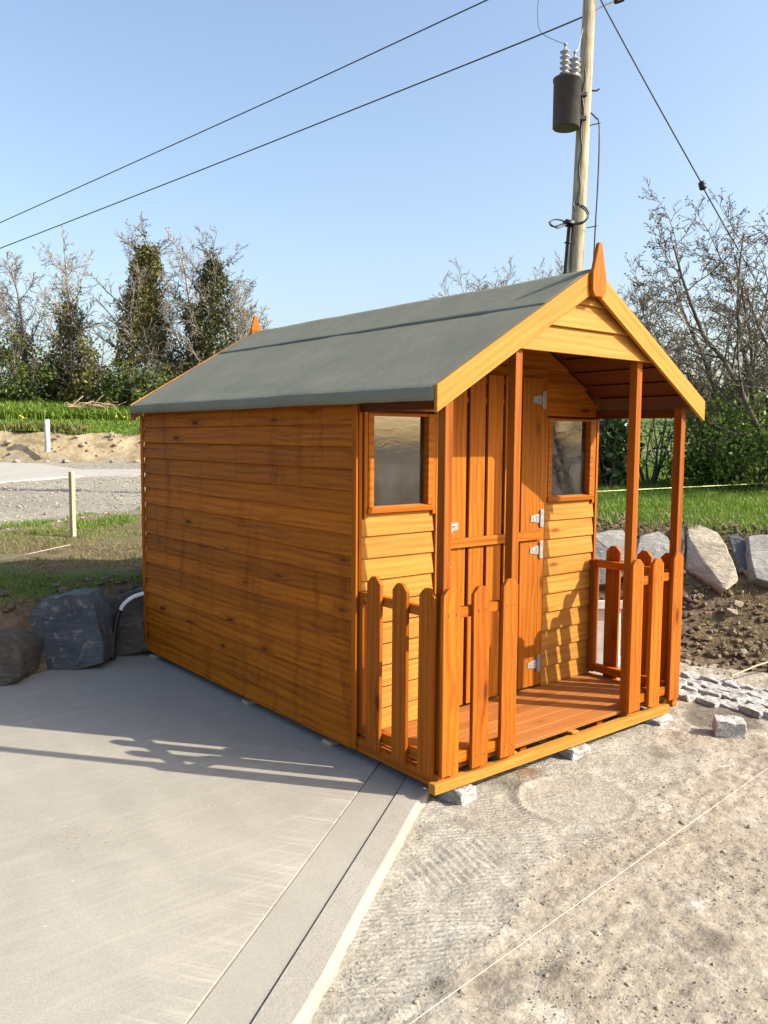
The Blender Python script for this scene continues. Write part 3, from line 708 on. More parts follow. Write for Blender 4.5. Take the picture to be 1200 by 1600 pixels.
# soffit boards over the porch, one by one
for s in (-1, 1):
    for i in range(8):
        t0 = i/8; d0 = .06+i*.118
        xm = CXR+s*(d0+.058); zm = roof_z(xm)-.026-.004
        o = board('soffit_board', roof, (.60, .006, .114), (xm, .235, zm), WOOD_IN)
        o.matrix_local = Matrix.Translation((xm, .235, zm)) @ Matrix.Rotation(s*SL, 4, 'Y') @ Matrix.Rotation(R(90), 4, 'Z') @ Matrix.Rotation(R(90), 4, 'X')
board('eave_beam', roof, (.59, .03, .05), (.022, .26, 1.675), WOOD_IN, ALY)
board('eave_beam', roof, (.59, .03, .05), (W-.022, .26, 1.675), WOOD_IN, ALY)
def felt_grid(name, sgn, fr, to, lift, drop, seed):
    ys = np.linspace(Y0-.004, Y1+.004, 110); run = CXR-XE
    ss = list(np.linspace(fr, to, 26)); pts = []
    for s in ss: pts.append((CXR+sgn*run*s if sgn else CXR+run*s, ZR-.589*run*abs(s)-.004+lift, s))
    if drop:
        xe = pts[-1][0]; ze = pts[-1][1]
        for dx, dz in ((.005, -.005), (.008, -.014), (.008, -.030), (.006, -.056)): pts.append((xe+sgn*dx, ze+dz, 1.0))
    n, m = len(pts), len(ys); V = np.zeros((n, m, 3))
    for i, (x, z, s) in enumerate(pts):
        wv = .0055*fbm(ys*2.2+seed, np.full(m, s*4.0), seed, 4)+.008*np.exp(-((s-.93)/.06)**2)*fbm(ys*3.1, np.full(m, s*2), seed+3, 3)
        wv = wv*min(1, max(0, abs(abs(s)-(0 if not sgn else fr))*8)) if sgn else wv
        edge = .010*fbm(ys*4.0, ys*0+seed, seed+9, 3) if ((i == 0 or i == n-1) and not sgn) else 0
        V[i, :, 0] = x+(np.sign(x-CXR)*edge if not sgn else 0)+(sgn*wv*.6 if s == 1.0 and sgn else 0); V[i, :, 1] = ys
        V[i, :, 2] = z+wv-(.589*edge if not sgn else 0)
    idx = np.arange(n*m).reshape(n, m); F = np.stack([idx[:-1, :-1], idx[1:, :-1], idx[1:, 1:], idx[:-1, 1:]], -1).reshape(-1, 4)
    o = link('felt_strip', npmesh('felt_strip', V.reshape(-1, 3), F, True), FELT, roof)
    md = o.modifiers.new('thick', 'SOLIDIFY'); md.thickness = .004; md.offset = 0
    return o
felt_grid('l', -1, .26, 1.0, .0015, True, 3)
felt_grid('r', 1, .26, 1.0, .0015, True, 5)
felt_grid('ridge', 0, -.335, .335, .0060, False, 7)
# bargeboards
def barge(sgn, y, mat=WOOD_BARGE):
    run = CXR-XE+.004; Ls = run/math.cos(SL); hv = .112
    x0 = CXR+sgn*run; z0 = ZR+.006-.589*run
    ex = Vector((-sgn*math.cos(SL), 0, math.sin(SL))); ey = Vector((0, 1, 0)); ez = ex.cross(ey)*(-1 if sgn > 0 else 1)
    if ez.z < 0: ez = -ez
    m = Matrix.Identity(4)
    for i in range(3): m[i][0] = ex[i]; m[i][1] = ey[i]; m[i][2] = ez[i]
    m[0][3], m[1][3], m[2][3] = x0, y, z0
    sx, sz = -hv*math.sin(SL), -hv*math.cos(SL)
    g = .0015
    return poly_board('bargeboard', roof, [(0, 0), (Ls-g, 0), (Ls-g+sx, sz), (sx, sz)], .019, mat, m, .002)
for y in (-.0945, L+.0165):
    barge(-1, y); barge(1, y)
def finial(y, sgn):
    pts = [(0, -.032), (.028, -.051), (.10, -.051), (.243, -.014), (.252, -.006), (.252, .006), (.243, .014), (.10, .051), (.028, .051), (0, .032)]
    m = Matrix.Identity(4); m[0] = (0, 0, -1, CXR+.002); m[1] = (0, 1, 0, y); m[2] = (1, 0, 0, 2.196)
    return poly_board('finial', roof, pts, .021, WOOD_DOOR, m, .003)
finial(-.1165, 1); finial(L+.0365, -1)
# gable boards over the porch front
gb = link('porch_gable', boxes_mesh('gable_frame', [(.425, 1.405, YF+.046, YF+.075, 1.955, 1.99)], .002), WOOD_POST, shed)
for z0, z1 in ((1.928, 2.062), (2.050, 2.175), (2.164, 2.262)):
    top = 2.298
    xa0, xa1 = (top-z0)/.589-.02, (top-z1)/.589-.02
    m = Matrix.Translation((CXR, YF-.012, 0)) @ Matrix.Rotation(0, 4, 'X')
    pts = [(-xa0, z0), (xa0, z0), (xa1, z1), (-xa1, z1)]
    o = poly_board('board', gb, [(x, zz-z0) for x, zz in pts], .0105, WOOD_BARGE, Matrix.Translation((CXR, YF-.0215, z0)) @ Matrix.Rotation(-TILT, 4, 'X'), .0016)

# ================================================================== stones, blocks and stakes
def hull_rock(name, pts, mat, sub=2, amp=.012, seed=0, loc=None, label=None, cat='boulder', group=None, parent=None):
    pts = np.asarray(pts, float); c = pts.mean(0); c[2] = pts[:, 2].min()
    bm = bmesh.new()
    for p in pts: bm.verts.new(p-c)
    r = bmesh.ops.convex_hull(bm, input=bm.verts)
    bmesh.ops.delete(bm, geom=[g for g in r['geom_interior'] if isinstance(g, bmesh.types.BMVert)], context='VERTS')
    for v in [v for v in bm.verts if not v.link_faces]: bm.verts.remove(v)
    if sub:
        bmesh.ops.bevel(bm, geom=list(bm.edges), offset=amp*.8, segments=1, affect='EDGES')
        bmesh.ops.triangulate(bm, faces=bm.faces)
        for _ in range(sub): bmesh.ops.subdivide_edges(bm, edges=list(bm.edges), cuts=1, use_grid_fill=True)
        bm.normal_update(); co = np.array([v.co for v in bm.verts]); nn = np.array([v.normal for v in bm.verts])
        d = fbm(co[:, 0]*7+seed+co[:, 2]*3, co[:, 1]*7+co[:, 2]*5, seed, 4)+.5*np.round(2*fbm(co[:, 0]*3+seed+9, co[:, 2]*3+co[:, 1], seed+4, 2))/2
        for v, dd, q in zip(bm.verts, d, nn): v.co += Vector(q)*float(dd*amp)
    o = link(name, bm_mesh(name, bm), mat, parent, tuple(c))
    return props(o, label, cat, group)
def face_rock(px, d0, lean, thick, seed, mat, label, amp=.012, extra=(), name='boulder'):
    # front outline stands d0 metres off at its foot and leans back by `lean` per metre; the body goes `thick` deeper into the bank
    rng = np.random.default_rng(seed); vb = max(v for u, v in px); pts = []
    for u, v in px:
        d = d0+lean*(vb-v)*d0/FPX+rng.normal()*.004; p = deep(u, v, d); pts.append(p)
        q = p+np.array([FW[0], FW[1], 0])*thick*rng.uniform(.75, 1.1)+np.array([0, 0, rng.uniform(-.03, .0)]); pts.append(q)
    for u, v, d in extra: pts.append(deep(u, v, d))
    return hull_rock(name, pts, mat, 2, amp, seed, label=label)
def hit(u, v):                                  # how far off the terrain is along this line of sight
    t = np.linspace(4.5, 16, 900); q = CAM[None]+ray(u, v)[None]*t[:, None]; z = terrain(q[:, 0], q[:, 1])[0]; k = np.nonzero(q[:, 2] < z)[0]
    return t[k[0]] if len(k) else 8.0
def bank_rock(px, proud, thick, seed, mat, label, amp=.012, extra=()):
    # a slab lying in the bank: its face follows the slope from foot to head, `proud` metres out of the soil
    foot = max(px, key=lambda q: q[1]); head = min(px, key=lambda q: q[1]); df, dh = hit(*foot), hit(*head)
    rng = np.random.default_rng(seed); pts = []
    for u, v in px:
        t = (foot[1]-v)/(foot[1]-head[1]); d = min(df+(dh-df)*t, hit(u, v))-.04-proud*(.35+.65*math.sin(min(1, t+.15)*2.2)); p = deep(u, v, d); pts.append(p)
        pts.append(p+np.array([FW[0], FW[1], -.55])*thick*rng.uniform(.8, 1.1))
    for u, v, o in extra: pts.append(deep(u, v, hit(u, v)+o))
    return hull_rock('boulder', pts, mat, 2, amp, seed, label=label)
def dep(u, v, z): return float((pix(u, v, 2, z)-CAM) @ FW)
dL = dep(105, 1050, ZS)
face_rock([(40, 1060), (38, 1010), (44, 965), (62, 938), (100, 930), (135, 928), (147, 945), (152, 980), (162, 1010), (161, 1036), (110, 1050), (75, 1056)], dL+.03, .22, .34, 3, SLATE, 'large blue-black slate boulder standing behind the concrete slab', .006, [(20, 1000, dL+.12), (28, 1040, dL+.1)])
face_rock([(-40, 1090), (-45, 1010), (-5, 985), (20, 1003), (32, 1020), (30, 1060), (0, 1078)], dep(0, 1076, ZS)+.04, .22, .35, 5, SLATE_B, 'brown and blue slate boulder cut by the left picture edge')
face_rock([(150, 1035), (148, 965), (165, 935), (200, 925), (240, 920), (245, 1010), (225, 1018), (190, 1026)], dep(190, 1030, ZS)+.06, .35, .35, 8, SLATE_B, 'brown shaded boulder behind the black pipe beside the shed corner')
bank_rock([(1076, 840), (1073, 818), (1092, 820), (1121, 831), (1134, 852), (1149, 885), (1154, 906), (1134, 922), (1106, 884)], .16, .34, 11, SLATE_C, 'long cream slab leaning in the soil bank right of the porch', .008, [(1071, 888, -.02), (1100, 906, -.02)])
bank_rock([(1000, 838), (1030, 829), (1044, 838), (1056, 868), (1058, 888), (1030, 900), (1000, 900), (990, 880)], .12, .3, 13, SLATE_G, 'flat grey slate boulder seen between the two right porch posts', .010)
bank_rock([(925, 835), (950, 828), (974, 827), (984, 842), (988, 890), (955, 912), (920, 915)], .12, .3, 17, SLATE_G, 'pale grey slate boulder beside the right wall of the shed', .012)
bank_rock([(1168, 838), (1185, 834), (1240, 838), (1250, 900), (1215, 915), (1180, 903), (1172, 870)], .16, .4, 19, SLATE_G, 'grey slate boulder cut by the right picture edge', .012)
bank_rock([(1046, 828), (1064, 822), (1072, 845), (1068, 880), (1056, 884)], .05, .2, 23, SLATE_B, 'small brown stone wedged left of the long cream slab', .008)
bank_rock([(1138, 838), (1152, 832), (1166, 845), (1168, 888), (1156, 896)], .05, .2, 29, SLATE, 'dark stone wedged between the cream slab and the right-hand boulder', .010)

def sett_mesh(seed, s=(.1, .1, .1)):
    rng = np.random.default_rng(seed); bm = bmesh.new(); bm_box(bm, (0, 0, 0), s)
    bmesh.ops.subdivide_edges(bm, edges=list(bm.edges), cuts=2, use_grid_fill=True)
    for v in bm.verts: v.co += Vector(rng.normal(size=3)*.0035)
    bmesh.ops.bevel(bm, geom=[e for e in bm.edges if e.calc_face_angle(0) > .8], offset=.004, segments=1, affect='EDGES')
    return bm_mesh('sett', bm)
SM = [sett_mesh(i, (.105, .15, .09)) for i in range(5)]
for m_ in SM: m_.materials.append(GRANITE)
for i, (x, ln, lab) in enumerate(((.135, .105, 'granite sett propping the near left corner of the porch'), (.93, .13, 'granite sett under the middle of the porch front rail'), (1.665, .15, 'granite sett under the right end of the porch front rail'))):
    z0 = float(apron_z(x))-.012; h = -.0-z0-.001
    m_ = sett_mesh(40+i, (ln, .13, h)); m_.materials.append(GRANITE)
    props(link('granite_sett', m_, None, None, (x, YF+.022, z0+h/2-.0015), (0, 0, R((8, -3, 5)[i]))), lab, 'sett', 'setts propping the shed')
for i, (x, y, lab) in enumerate(((.03, 1.6, 'small timber wedge under the shaded side wall'), (.03, .78, 'larger timber wedge under the shaded wall near the porch'), (.03, 2.9, 'timber wedge under the back corner of the shaded wall'))):
    bm = bmesh.new(); bm_box(bm, (0, 0, 0), (.10, .07, .020)); bmesh.ops.bevel(bm, geom=list(bm.edges), offset=.002, segments=1, affect='EDGES')
    props(link('timber_wedge', bm_mesh('timber_wedge', bm), WOOD_RAW, None, (x, y, ZS+.0102), (0, 0, R(10*i-6))), lab, 'wedge', 'wedges under the shed')
rng = np.random.default_rng(5); k = 0
for row in range(4):
    for c_ in range(8):
        x = 2.13+row*.128+c_*.018+rng.normal()*.010; y = .33-c_*.128+(.06 if row % 2 else 0)+rng.normal()*.01
        if row == 3 and c_ < 1: continue
        o = link('granite_sett', SM[k % 5], None, None, (x, y, float(apron_z(x))-.016+rng.normal()*.006), (rng.normal()*.06, rng.normal()*.06, R(-8)+rng.normal()*.12+(R(180) if k % 2 else 0)))
        props(o, '%s granite sett from the porch in the %s laid row' % (('first', 'second', 'third', 'fourth', 'fifth', 'sixth', 'seventh', 'eighth')[c_], ('nearest', 'second', 'third', 'farthest')[row]), 'sett', 'setts laid beside the porch'); k += 1
p = pix(1140, 1152, 2, -.03)
props(link('granite_sett', SM[2].copy(), None, None, (p[0]+.05, p[1]+.03, .005), (R(3), R(-2), R(38))), 'single loose granite sett lying clear in front of the laid rows', 'sett')

def stake(name, u, vb, vt, z, wd, mat, label, cat, lean=0):
    b = pix(u, vb, 2, z); d = (b-CAM) @ FW; h = (vb-vt)*d/FPX
    o = board(name, None, (h+.3, wd, wd), (b[0], b[1], z+h/2-.15), mat, (0, -R(90)+lean, R(20)), .003)
    return props(o, label, cat)
stake('wooden_stake', 114.5, 838, 737, .43, .05, WOOD_RAW, 'square wooden stake driven into the grass left of the shed', 'stake')
# pale pipe standing on the far bank
bq = deep(74, 687, 34.2); Vp, Fp = tubes([(np.array([bq+np.array([0, 0, -.5]), bq, bq+np.array([0, 0, .82]), bq+np.array([0, 0, .825])]), np.array([.11, .11, .11, .0]))], 12)
props(link('marker_pipe', npmesh('marker_pipe', Vp, Fp, True), PALE), 'short white pipe standing at the edge of the far earth bank', 'pipe')
# strings
def string(pts, r, mat, label): return props(tube_obj('builders_string', pts, r, mat, None, 5), label, 'string')
a_, b_ = pix(560, 1657, 2, -.02), pix(1330, 1107, 2, .0)
string([a_+(b_-a_)*t for t in np.linspace(0, 1, 12)], .0005, STRING, 'white builder\'s string stretched over the dirt in the foreground')
a_, b_ = pix(880, 770.5, 2, .92), pix(1300, 750, 2, .92)
string([a_+(b_-a_)*t for t in np.linspace(0, 1, 8)], .005, STRINGY, 'yellow string stretched over the grass right of the shed')
a_, b_ = pix(-60, 888, 2, .50), pix(110, 851, 2, .50); c_ = pix(114, 830, 2, .48)
string([a_, (a_+b_)/2, b_], .0016, STRING, 'pale string over the shaded grass left of the shed')
a_, b_ = pix(1143, 1056, 2, .06), pix(1240, 1022, 2, .12)
props(tube_obj('dry_stick', [a_, (a_*.6+b_*.4)+np.array([0, 0, .01]), b_], .006, WOOD_RAW), 'thin pale stick lying on the soil bank at the right edge', 'stick')
# black duct with a white sleeve bending in behind the shed corner
q = [deep(u, v, d) for u, v, d in ((176, 1032, dep(176, 1030, ZS)-.02), (179, 990, dep(176, 1030, ZS)), (184, 962, dep(176, 1030, ZS)+.02), (188, 953, dep(176, 1030, ZS)+.03))]
duct = tube_obj('service_duct', spline(q, 16), .020, BLACK); props(duct, 'black duct with white bent top rising beside the shed back corner', 'duct')
q = [deep(u, v, d) for u, v, d in ((187.5, 956, dep(176, 1030, ZS)+.028), (192, 946, dep(176, 1030, ZS)+.04), (206, 934, dep(176, 1030, ZS)+.06), (226, 927, dep(176, 1030, ZS)+.1), (250, 924, dep(176, 1030, ZS)+.18))]
tube_obj('white_sleeve', spline(q, 20), .0145, WHITE, duct)
# pale frame leaning on the bank behind the right picket panel
fr = empty('pale_frame', tuple(deep(955, 1062, 5.75))); props(fr, 'pale grey sheet and white uprights seen between the right pickets', 'frame')
def flat_px(name, u0, v0, u1, v1, d, th, mat):
    P = [deep(u, v, d)-np.array(fr.location) for u, v in ((u0, v1), (u1, v1), (u1, v0), (u0, v0))]; off = np.array([FW[0], FW[1], 0])*th
    V = [tuple(p) for p in P]+[tuple(p+off) for p in P]; F = [(0, 1, 2, 3), (7, 6, 5, 4), (0, 4, 5, 1), (1, 5, 6, 2), (2, 6, 7, 3), (3, 7, 4, 0)]
    return link(name, npmesh(name, V, F), mat, fr)
flat_px('top_rail', 925, 940, 1000, 951, 5.72, .05, PALE); flat_px('sheet', 926, 952, 946, 1062, 5.76, .02, PALE)
for u in (966, 975):
    P = [np.array(deep(u+dx, v, 5.75))-np.array(fr.location) for v, dx in ((1068, -1.5), (1000, -.6), (953, 0))]
    tube_obj('upright', P, .017, WHITE if u < 970 else PALE, fr)

# ================================================================== power pole, transformer, wires
pb = deep(884, 735, 14.2); pb[2] = tz(pb[0], pb[1])-.1; p1 = deep(921, 0, 14.0); p1[0:2] = p1[0:2]
ptop = p1+(p1-pb)/(p1[2]-pb[2])*1.15
pole = empty('utility_pole', tuple(pb)); props(pole, 'weathered wooden utility pole leaning slightly behind the shed roof', 'pole')
pd = ptop-pb; tt = np.linspace(0, 1, 14)
V, F = tubes([(np.array([pd*t for t in tt]), .135-.035*tt)], 18)
link('shaft', npmesh('shaft', V, F, True), POLE, pole)
def pole_at(z): return pb+(ptop-pb)*((z-pb[2])/(ptop[2]-pb[2]))
RH = np.array([RT[0], RT[1], 0]); RH /= np.linalg.norm(RH); FH = np.array([FW[0], FW[1], 0]); FH /= np.linalg.norm(FH)
def ploc(p): return tuple(np.asarray(p)-pb)
# cross-arm above the frame with three pin insulators
ct = pole_at(ptop[2]-.18); bm = bmesh.new(); bm_box(bm, (0, 0, 0), (2.0, .10, .12))
o = link('cross_arm', bm_mesh('cross_arm', bm), POLE, pole, ploc(ct-FH*.15), (0, 0, math.atan2(RH[1], RH[0])+R(60)))
for s in (-.9, .9):
    bm = bmesh.new(); lathe(bm, [(.02, 0), (.02, .06), (.06, .065), (.05, .10), (.07, .11), (.045, .17), (.02, .18)], 14)
    a60 = math.atan2(RH[1], RH[0])+R(60); link('pin_insulator', bm_mesh('pin_insulator', bm, True), PORC, pole, ploc(ct-FH*.15+np.array([math.cos(a60), math.sin(a60), 0])*s+np.array([0, 0, .06])))
# step iron, conduit on the shaded side, cable clips
for v_, s in ((140, 1),):
    zz = deep(915, v_, 14)[2]; q = pole_at(zz); link('step_iron', npmesh('step_iron', *tubes([(np.array([q+RH*.10, q+RH*.2, q+RH*.24+np.array([0, 0, .03])])-pb, np.full(3, .014))], 6), True), BLACK, pole)
q = [pole_at(deep(890, v, 14)[2])-FH*.115-RH*.045+RH*.02*math.sin(i*1.7) for i, v in enumerate(range(110, 330, 15))]
link('down_cable', npmesh('down_cable', *tubes([(spline(q, 60)-pb, np.full(len(spline(q, 60)), .014))], 6), True), BLACK, pole)
q = [pole_at(deep(890, v, 14)[2])-RH*(.15+.012*i)-FH*.06 for i, v in enumerate((345, 370, 400, 440, 600))]
link('cable_guard', npmesh('cable_guard', *tubes([(spline(q, 20)-pb, np.full(len(spline(q, 20)), .042))], 8), True), BLACK, pole)
for v_ in (352, 378):
    q0 = pole_at(deep(890, v_, 14)[2]); link('clip', boxes_mesh('clip', [(-.05, .05, -.05, .05, -.012, .012)], 0), BLACK, pole, ploc(q0-RH*.16-FH*.06))
jb = deep(889, 349, 13.85); bm = bmesh.new(); bm_box(bm, (0, 0, 0), (.20, .14, .10)); bmesh.ops.bevel(bm, geom=list(bm.edges), offset=.03, segments=2, affect='EDGES')
link('cable_joint', bm_mesh('cable_joint', bm, True), BLACK, pole, ploc(jb), (0, .2, math.atan2(RH[1], RH[0])))
loops = [[(884, 348, 13.8), (866, 354, 13.75), (859, 349, 13.7), (866, 343, 13.75), (880, 345, 13.8), (886, 350, 13.8)], [(884, 351, 13.8), (872, 356, 13.7), (862, 352, 13.7), (858, 347, 13.75)],
         [(893, 350, 13.8), (912, 346, 13.8), (920, 335, 13.82), (914, 324, 13.82), (903, 319, 13.82), (897, 314, 13.82), (896, 322, 13.8), (899, 330, 13.82)], [(893, 351, 13.8), (910, 349, 13.78), (919, 338, 13.8), (913, 327, 13.8), (906, 322, 13.8), (905, 312, 13.82), (907, 300, 13.84)]]
for lp in loops:
    S = spline([deep(*q) for q in lp], 40); link('cable_loop', npmesh('cable_loop', *tubes([(S-pb, np.full(len(S), .013))], 6), True), BLACK, pole)
S = spline([deep(*q) for q in ((923, 176, 14), (931, 184, 14), (936, 193, 14), (936, 240, 14), (933.5, 300, 14), (930.5, 350, 14), (928, 400, 14), (926, 440, 14))], 48)
link('outer_cable', npmesh('outer_cable', *tubes([(S-pb, np.full(len(S), .013))], 6), True), BLACK, pole)
for u0, v0, u1, v1 in ((922, 196, 938, 192), (917, 356, 933, 353)):
    S = np.array([deep(u0, v0, 14), deep(u1, v1, 14)]); link('stand_off', npmesh('stand_off', *tubes([(S-pb, np.full(2, .009))], 6), True), BLACK, pole)
# transformer: hangs from the pole
tc = deep(884.5, 201, 13.85); tr = empty('transformer', tuple(tc)); props(tr, 'dark grey can transformer with two ribbed insulators hung on the pole', 'transformer')
Hc = .80; rc = .222
bm = bmesh.new(); lathe(bm, [(rc-.03, .0), (rc-.012, .0), (rc, .012), (rc, Hc-.05), (rc+.012, Hc-.045), (rc+.012, Hc-.01), (rc-.02, Hc+.01), (.05, Hc+.035)], 36)
link('can', bm_mesh('can', bm, True), DARKMETAL, tr)
bm = bmesh.new(); bm_box(bm, (0, 0, 0), (.20, .08, .07)); bmesh.ops.bevel(bm, geom=list(bm.edges), offset=.01, segments=1, affect='EDGES'); hm = bm_mesh('hanger', bm); hm.materials.append(DARKMETAL)
for z in (.56, .18): link('hanger', hm, None, tr, tuple(RH*.24+FH*.04+np.array([0, 0, z])), (0, 0, math.atan2(RH[1], RH[0])))
def bushing(h, r0, taper, n_):
    bm = bmesh.new(); pr = [(r0*.75, 0)]
    for i in range(n_):
        z = h*(i+.15)/n_; rr = r0*(1-taper*i/n_); pr += [(rr*.55, z), (rr*1.0, z+h*.30/n_), (rr*1.02, z+h*.42/n_), (rr*.52, z+h*.62/n_)]
    pr += [(r0*.4, h), (.018, h+.02), (.018, h+.06), (.03, h+.065), (.03, h+.095), (.012, h+.11)]
    lathe(bm, pr, 20); return bm_mesh('bushing', bm, True)
bA = np.array(-RH*.055-FH*.05+np.array([0, 0, Hc+.01])); bB = np.array(RH*.12+FH*.02+np.array([0, 0, Hc+.0]))
link('bushing', bushing(.42, .085, .0, 5), PORC, tr, tuple(bA)); link('bushing', bushing(.34, .10, .08, 4), PORC, tr, tuple(bB))
# wires
def wire(pts, r, label, mat=WIRE, name='overhead_wire', n=40):
    S = spline(pts, n); return props(tube_obj(name, S, r, mat, None, 8), label, 'wire')
e1 = deep(-260, 466, 26); s1_ = deep(922, -72, 13.9)
wire([s1_, deep(760, 0.5, 15.3), deep(480, 131, 18.2), deep(220, 249, 21.4), deep(0, 348, 24), e1, e1+(e1-deep(0, 348, 24))*9], .013, 'upper of the two overhead wires crossing the sky to the left')
wire([deep(921, 22, 14.05), deep(820, 64, 15.0), deep(560, 168, 17.7), deep(280, 279, 20.8), deep(0, 388, 24), deep(-260, 488, 27), deep(-260, 488, 27)+(deep(-260, 488, 27)-deep(0, 388, 24))*9], .014, 'lower of the two overhead wires running from the pole to the left')
wire([deep(935, -12, 13.9), deep(945, 12, 13.95), deep(1020, 150, 14.3), deep(1096, 286, 14.6)], .013, 'guy wire sloping down to the right from the pole top')
wire([deep(1099, 294, 14.6), deep(1122, 335, 14.75), deep(1150, 384, 14.9), deep(1280, 610, 15.6)], .012, 'lower end of the guy wire below the dark strain insulator')
bm = bmesh.new(); lathe(bm, [(.03, -.075), (.06, -.06), (.065, -.01), (.05, .0), (.065, .01), (.06, .06), (.03, .075)], 14)
gi = link('strain_insulator', bm_mesh('strain_insulator', bm, True), BLACK, None, tuple(deep(1097.5, 290, 14.6)))
dv = Vector(deep(1099, 296, 14.6)-deep(1096, 284, 14.6)); gi.rotation_euler = dv.to_track_quat('Z', 'Y').to_euler()
props(gi, 'dark egg-shaped strain insulator on the guy wire', 'insulator')
tA = np.array(tc)+bA+np.array([0, 0, .51]); tB = np.array(tc)+bB+np.array([0, 0, .43])
wire([tA, tA-RH*.16+np.array([0, 0, .05]), deep(845, 50, 13.8), deep(840, 25, 13.8), deep(842, -5, 13.8), deep(850, -60, 13.85)], .005, 'thin wire looping down to the taller transformer insulator', n=50)
wire([tB, deep(904, 75, 13.85), deep(911, 45, 13.84)], .004, 'short pale lead from the pole to the shorter transformer insulator', STRING)
wire([deep(922, 20, 14.05), deep(945, 8, 14.2), deep(962, 1, 14.3)], .012, 'short jumper wire right of the pole top', BLACK)
bm = bmesh.new(); lathe(bm, [(.02, -.14), (.05, -.12), (.03, -.08), (.055, -.06), (.03, -.02), (.055, 0), (.03, .04), (.055, .06), (.02, .12)], 12)
gi = link('string_insulator', bm_mesh('string_insulator', bm, True), BLACK, None, tuple(deep(969, -1, 14.35))); dv = Vector(deep(975, -4, 14.4)-deep(962, 1, 14.3)); gi.rotation_euler = dv.to_track_quat('Z', 'Y').to_euler()
props(gi, 'small dark ribbed insulator at the top edge right of the pole', 'insulator')

# ================================================================== trees, shrubs, grass, stones
def grow(rng, p, d, Ln, r, lv, P, out):
    n = P['seg'][lv]; p = np.array(p, float); d = np.array(d, float); d /= np.linalg.norm(d)
    pts = [p.copy()]; rad = [r]; dirs = [d.copy()]; tip = P['tip'][lv]
    for i in range(n):
        d = d+rng.normal(size=3)*P['wan'][lv]+np.array([0, 0, 1])*P['up'][lv]; d /= np.linalg.norm(d)
        p = p+d*Ln/n; pts.append(p.copy()); rad.append(r*(1-(1-tip)*(i+1)/n)); dirs.append(d.copy())
    out.append((np.array(pts), np.array(rad), lv))
    if lv+1 < len(P['seg']):
        kids = P['kids'][lv]; kids = int(rng.integers(kids[0], kids[1]+1))
        for k in range(kids):
            t = P['t0'][lv]+(1-P['t0'][lv])*(k+rng.random())/kids; f = t*n; i = min(int(f), n-1); q = pts[i]+(pts[i+1]-pts[i])*(f-i)
            dd = dirs[i]; pe = np.cross(dd, rng.normal(size=3)); pe /= np.linalg.norm(pe)+1e-9
            if 'bias' in P and lv == 0: pe = pe+np.array(P['bias']); pe -= dd*(pe@dd); pe /= np.linalg.norm(pe)+1e-9
            a = R(rng.uniform(*P['ang'][lv])); nd = dd*math.cos(a)+pe*math.sin(a)
            grow(rng, q, nd, Ln*P['len'][lv]*(1-.55*t*P.get('taper', 1))*rng.uniform(.7, 1.15), max(rad[i]*P['rr'][lv], P['rmin']), lv+1, P, out)
    return out
def leaves(rng, C, size, flat=.35):          # rhombus leaves at centres C
    n = len(C); a = rng.normal(size=(n, 3)); a /= np.linalg.norm(a, axis=1)[:, None]
    b = np.cross(a, rng.normal(size=(n, 3))); b /= np.linalg.norm(b, axis=1)[:, None]+1e-9
    s = size*rng.uniform(.6, 1.3, n)[:, None]
    V = np.stack([C-a*s*.5, C+b*s*flat, C+a*s*.5, C-b*s*flat], 1).reshape(-1, 3)
    return V, np.arange(n*4).reshape(n, 4)
def wood_split(root, segs, bark_, base):
    tk = [(p-base, r) for p, r, l in segs if l == 0]; tw = [(p-base, r) for p, r, l in segs if l > 0]
    V, F = tubes(tk); link('trunk', npmesh('trunk', V, F, True), bark_, root)
    if tw: V, F = tubes(tw); link('crown', npmesh('crown', V, F, True), bark_, root)
def base_z(u, v, d):
    p = deep(u, v, d); p[2] = tz(p[0], p[1])-.05; return p
P_TALL = dict(seg=(10, 7, 5, 4), kids=((19, 23), (8, 10), (6, 8)), t0=(.22, .15, .15), len=(.40, .5, .5), ang=((40, 75), (25, 55), (25, 60)), wan=(.05, .14, .2, .25), up=(.05, .07, .04, .03), tip=(.25, .25, .3, .5), rr=(.42, .5, .6), rmin=.017)
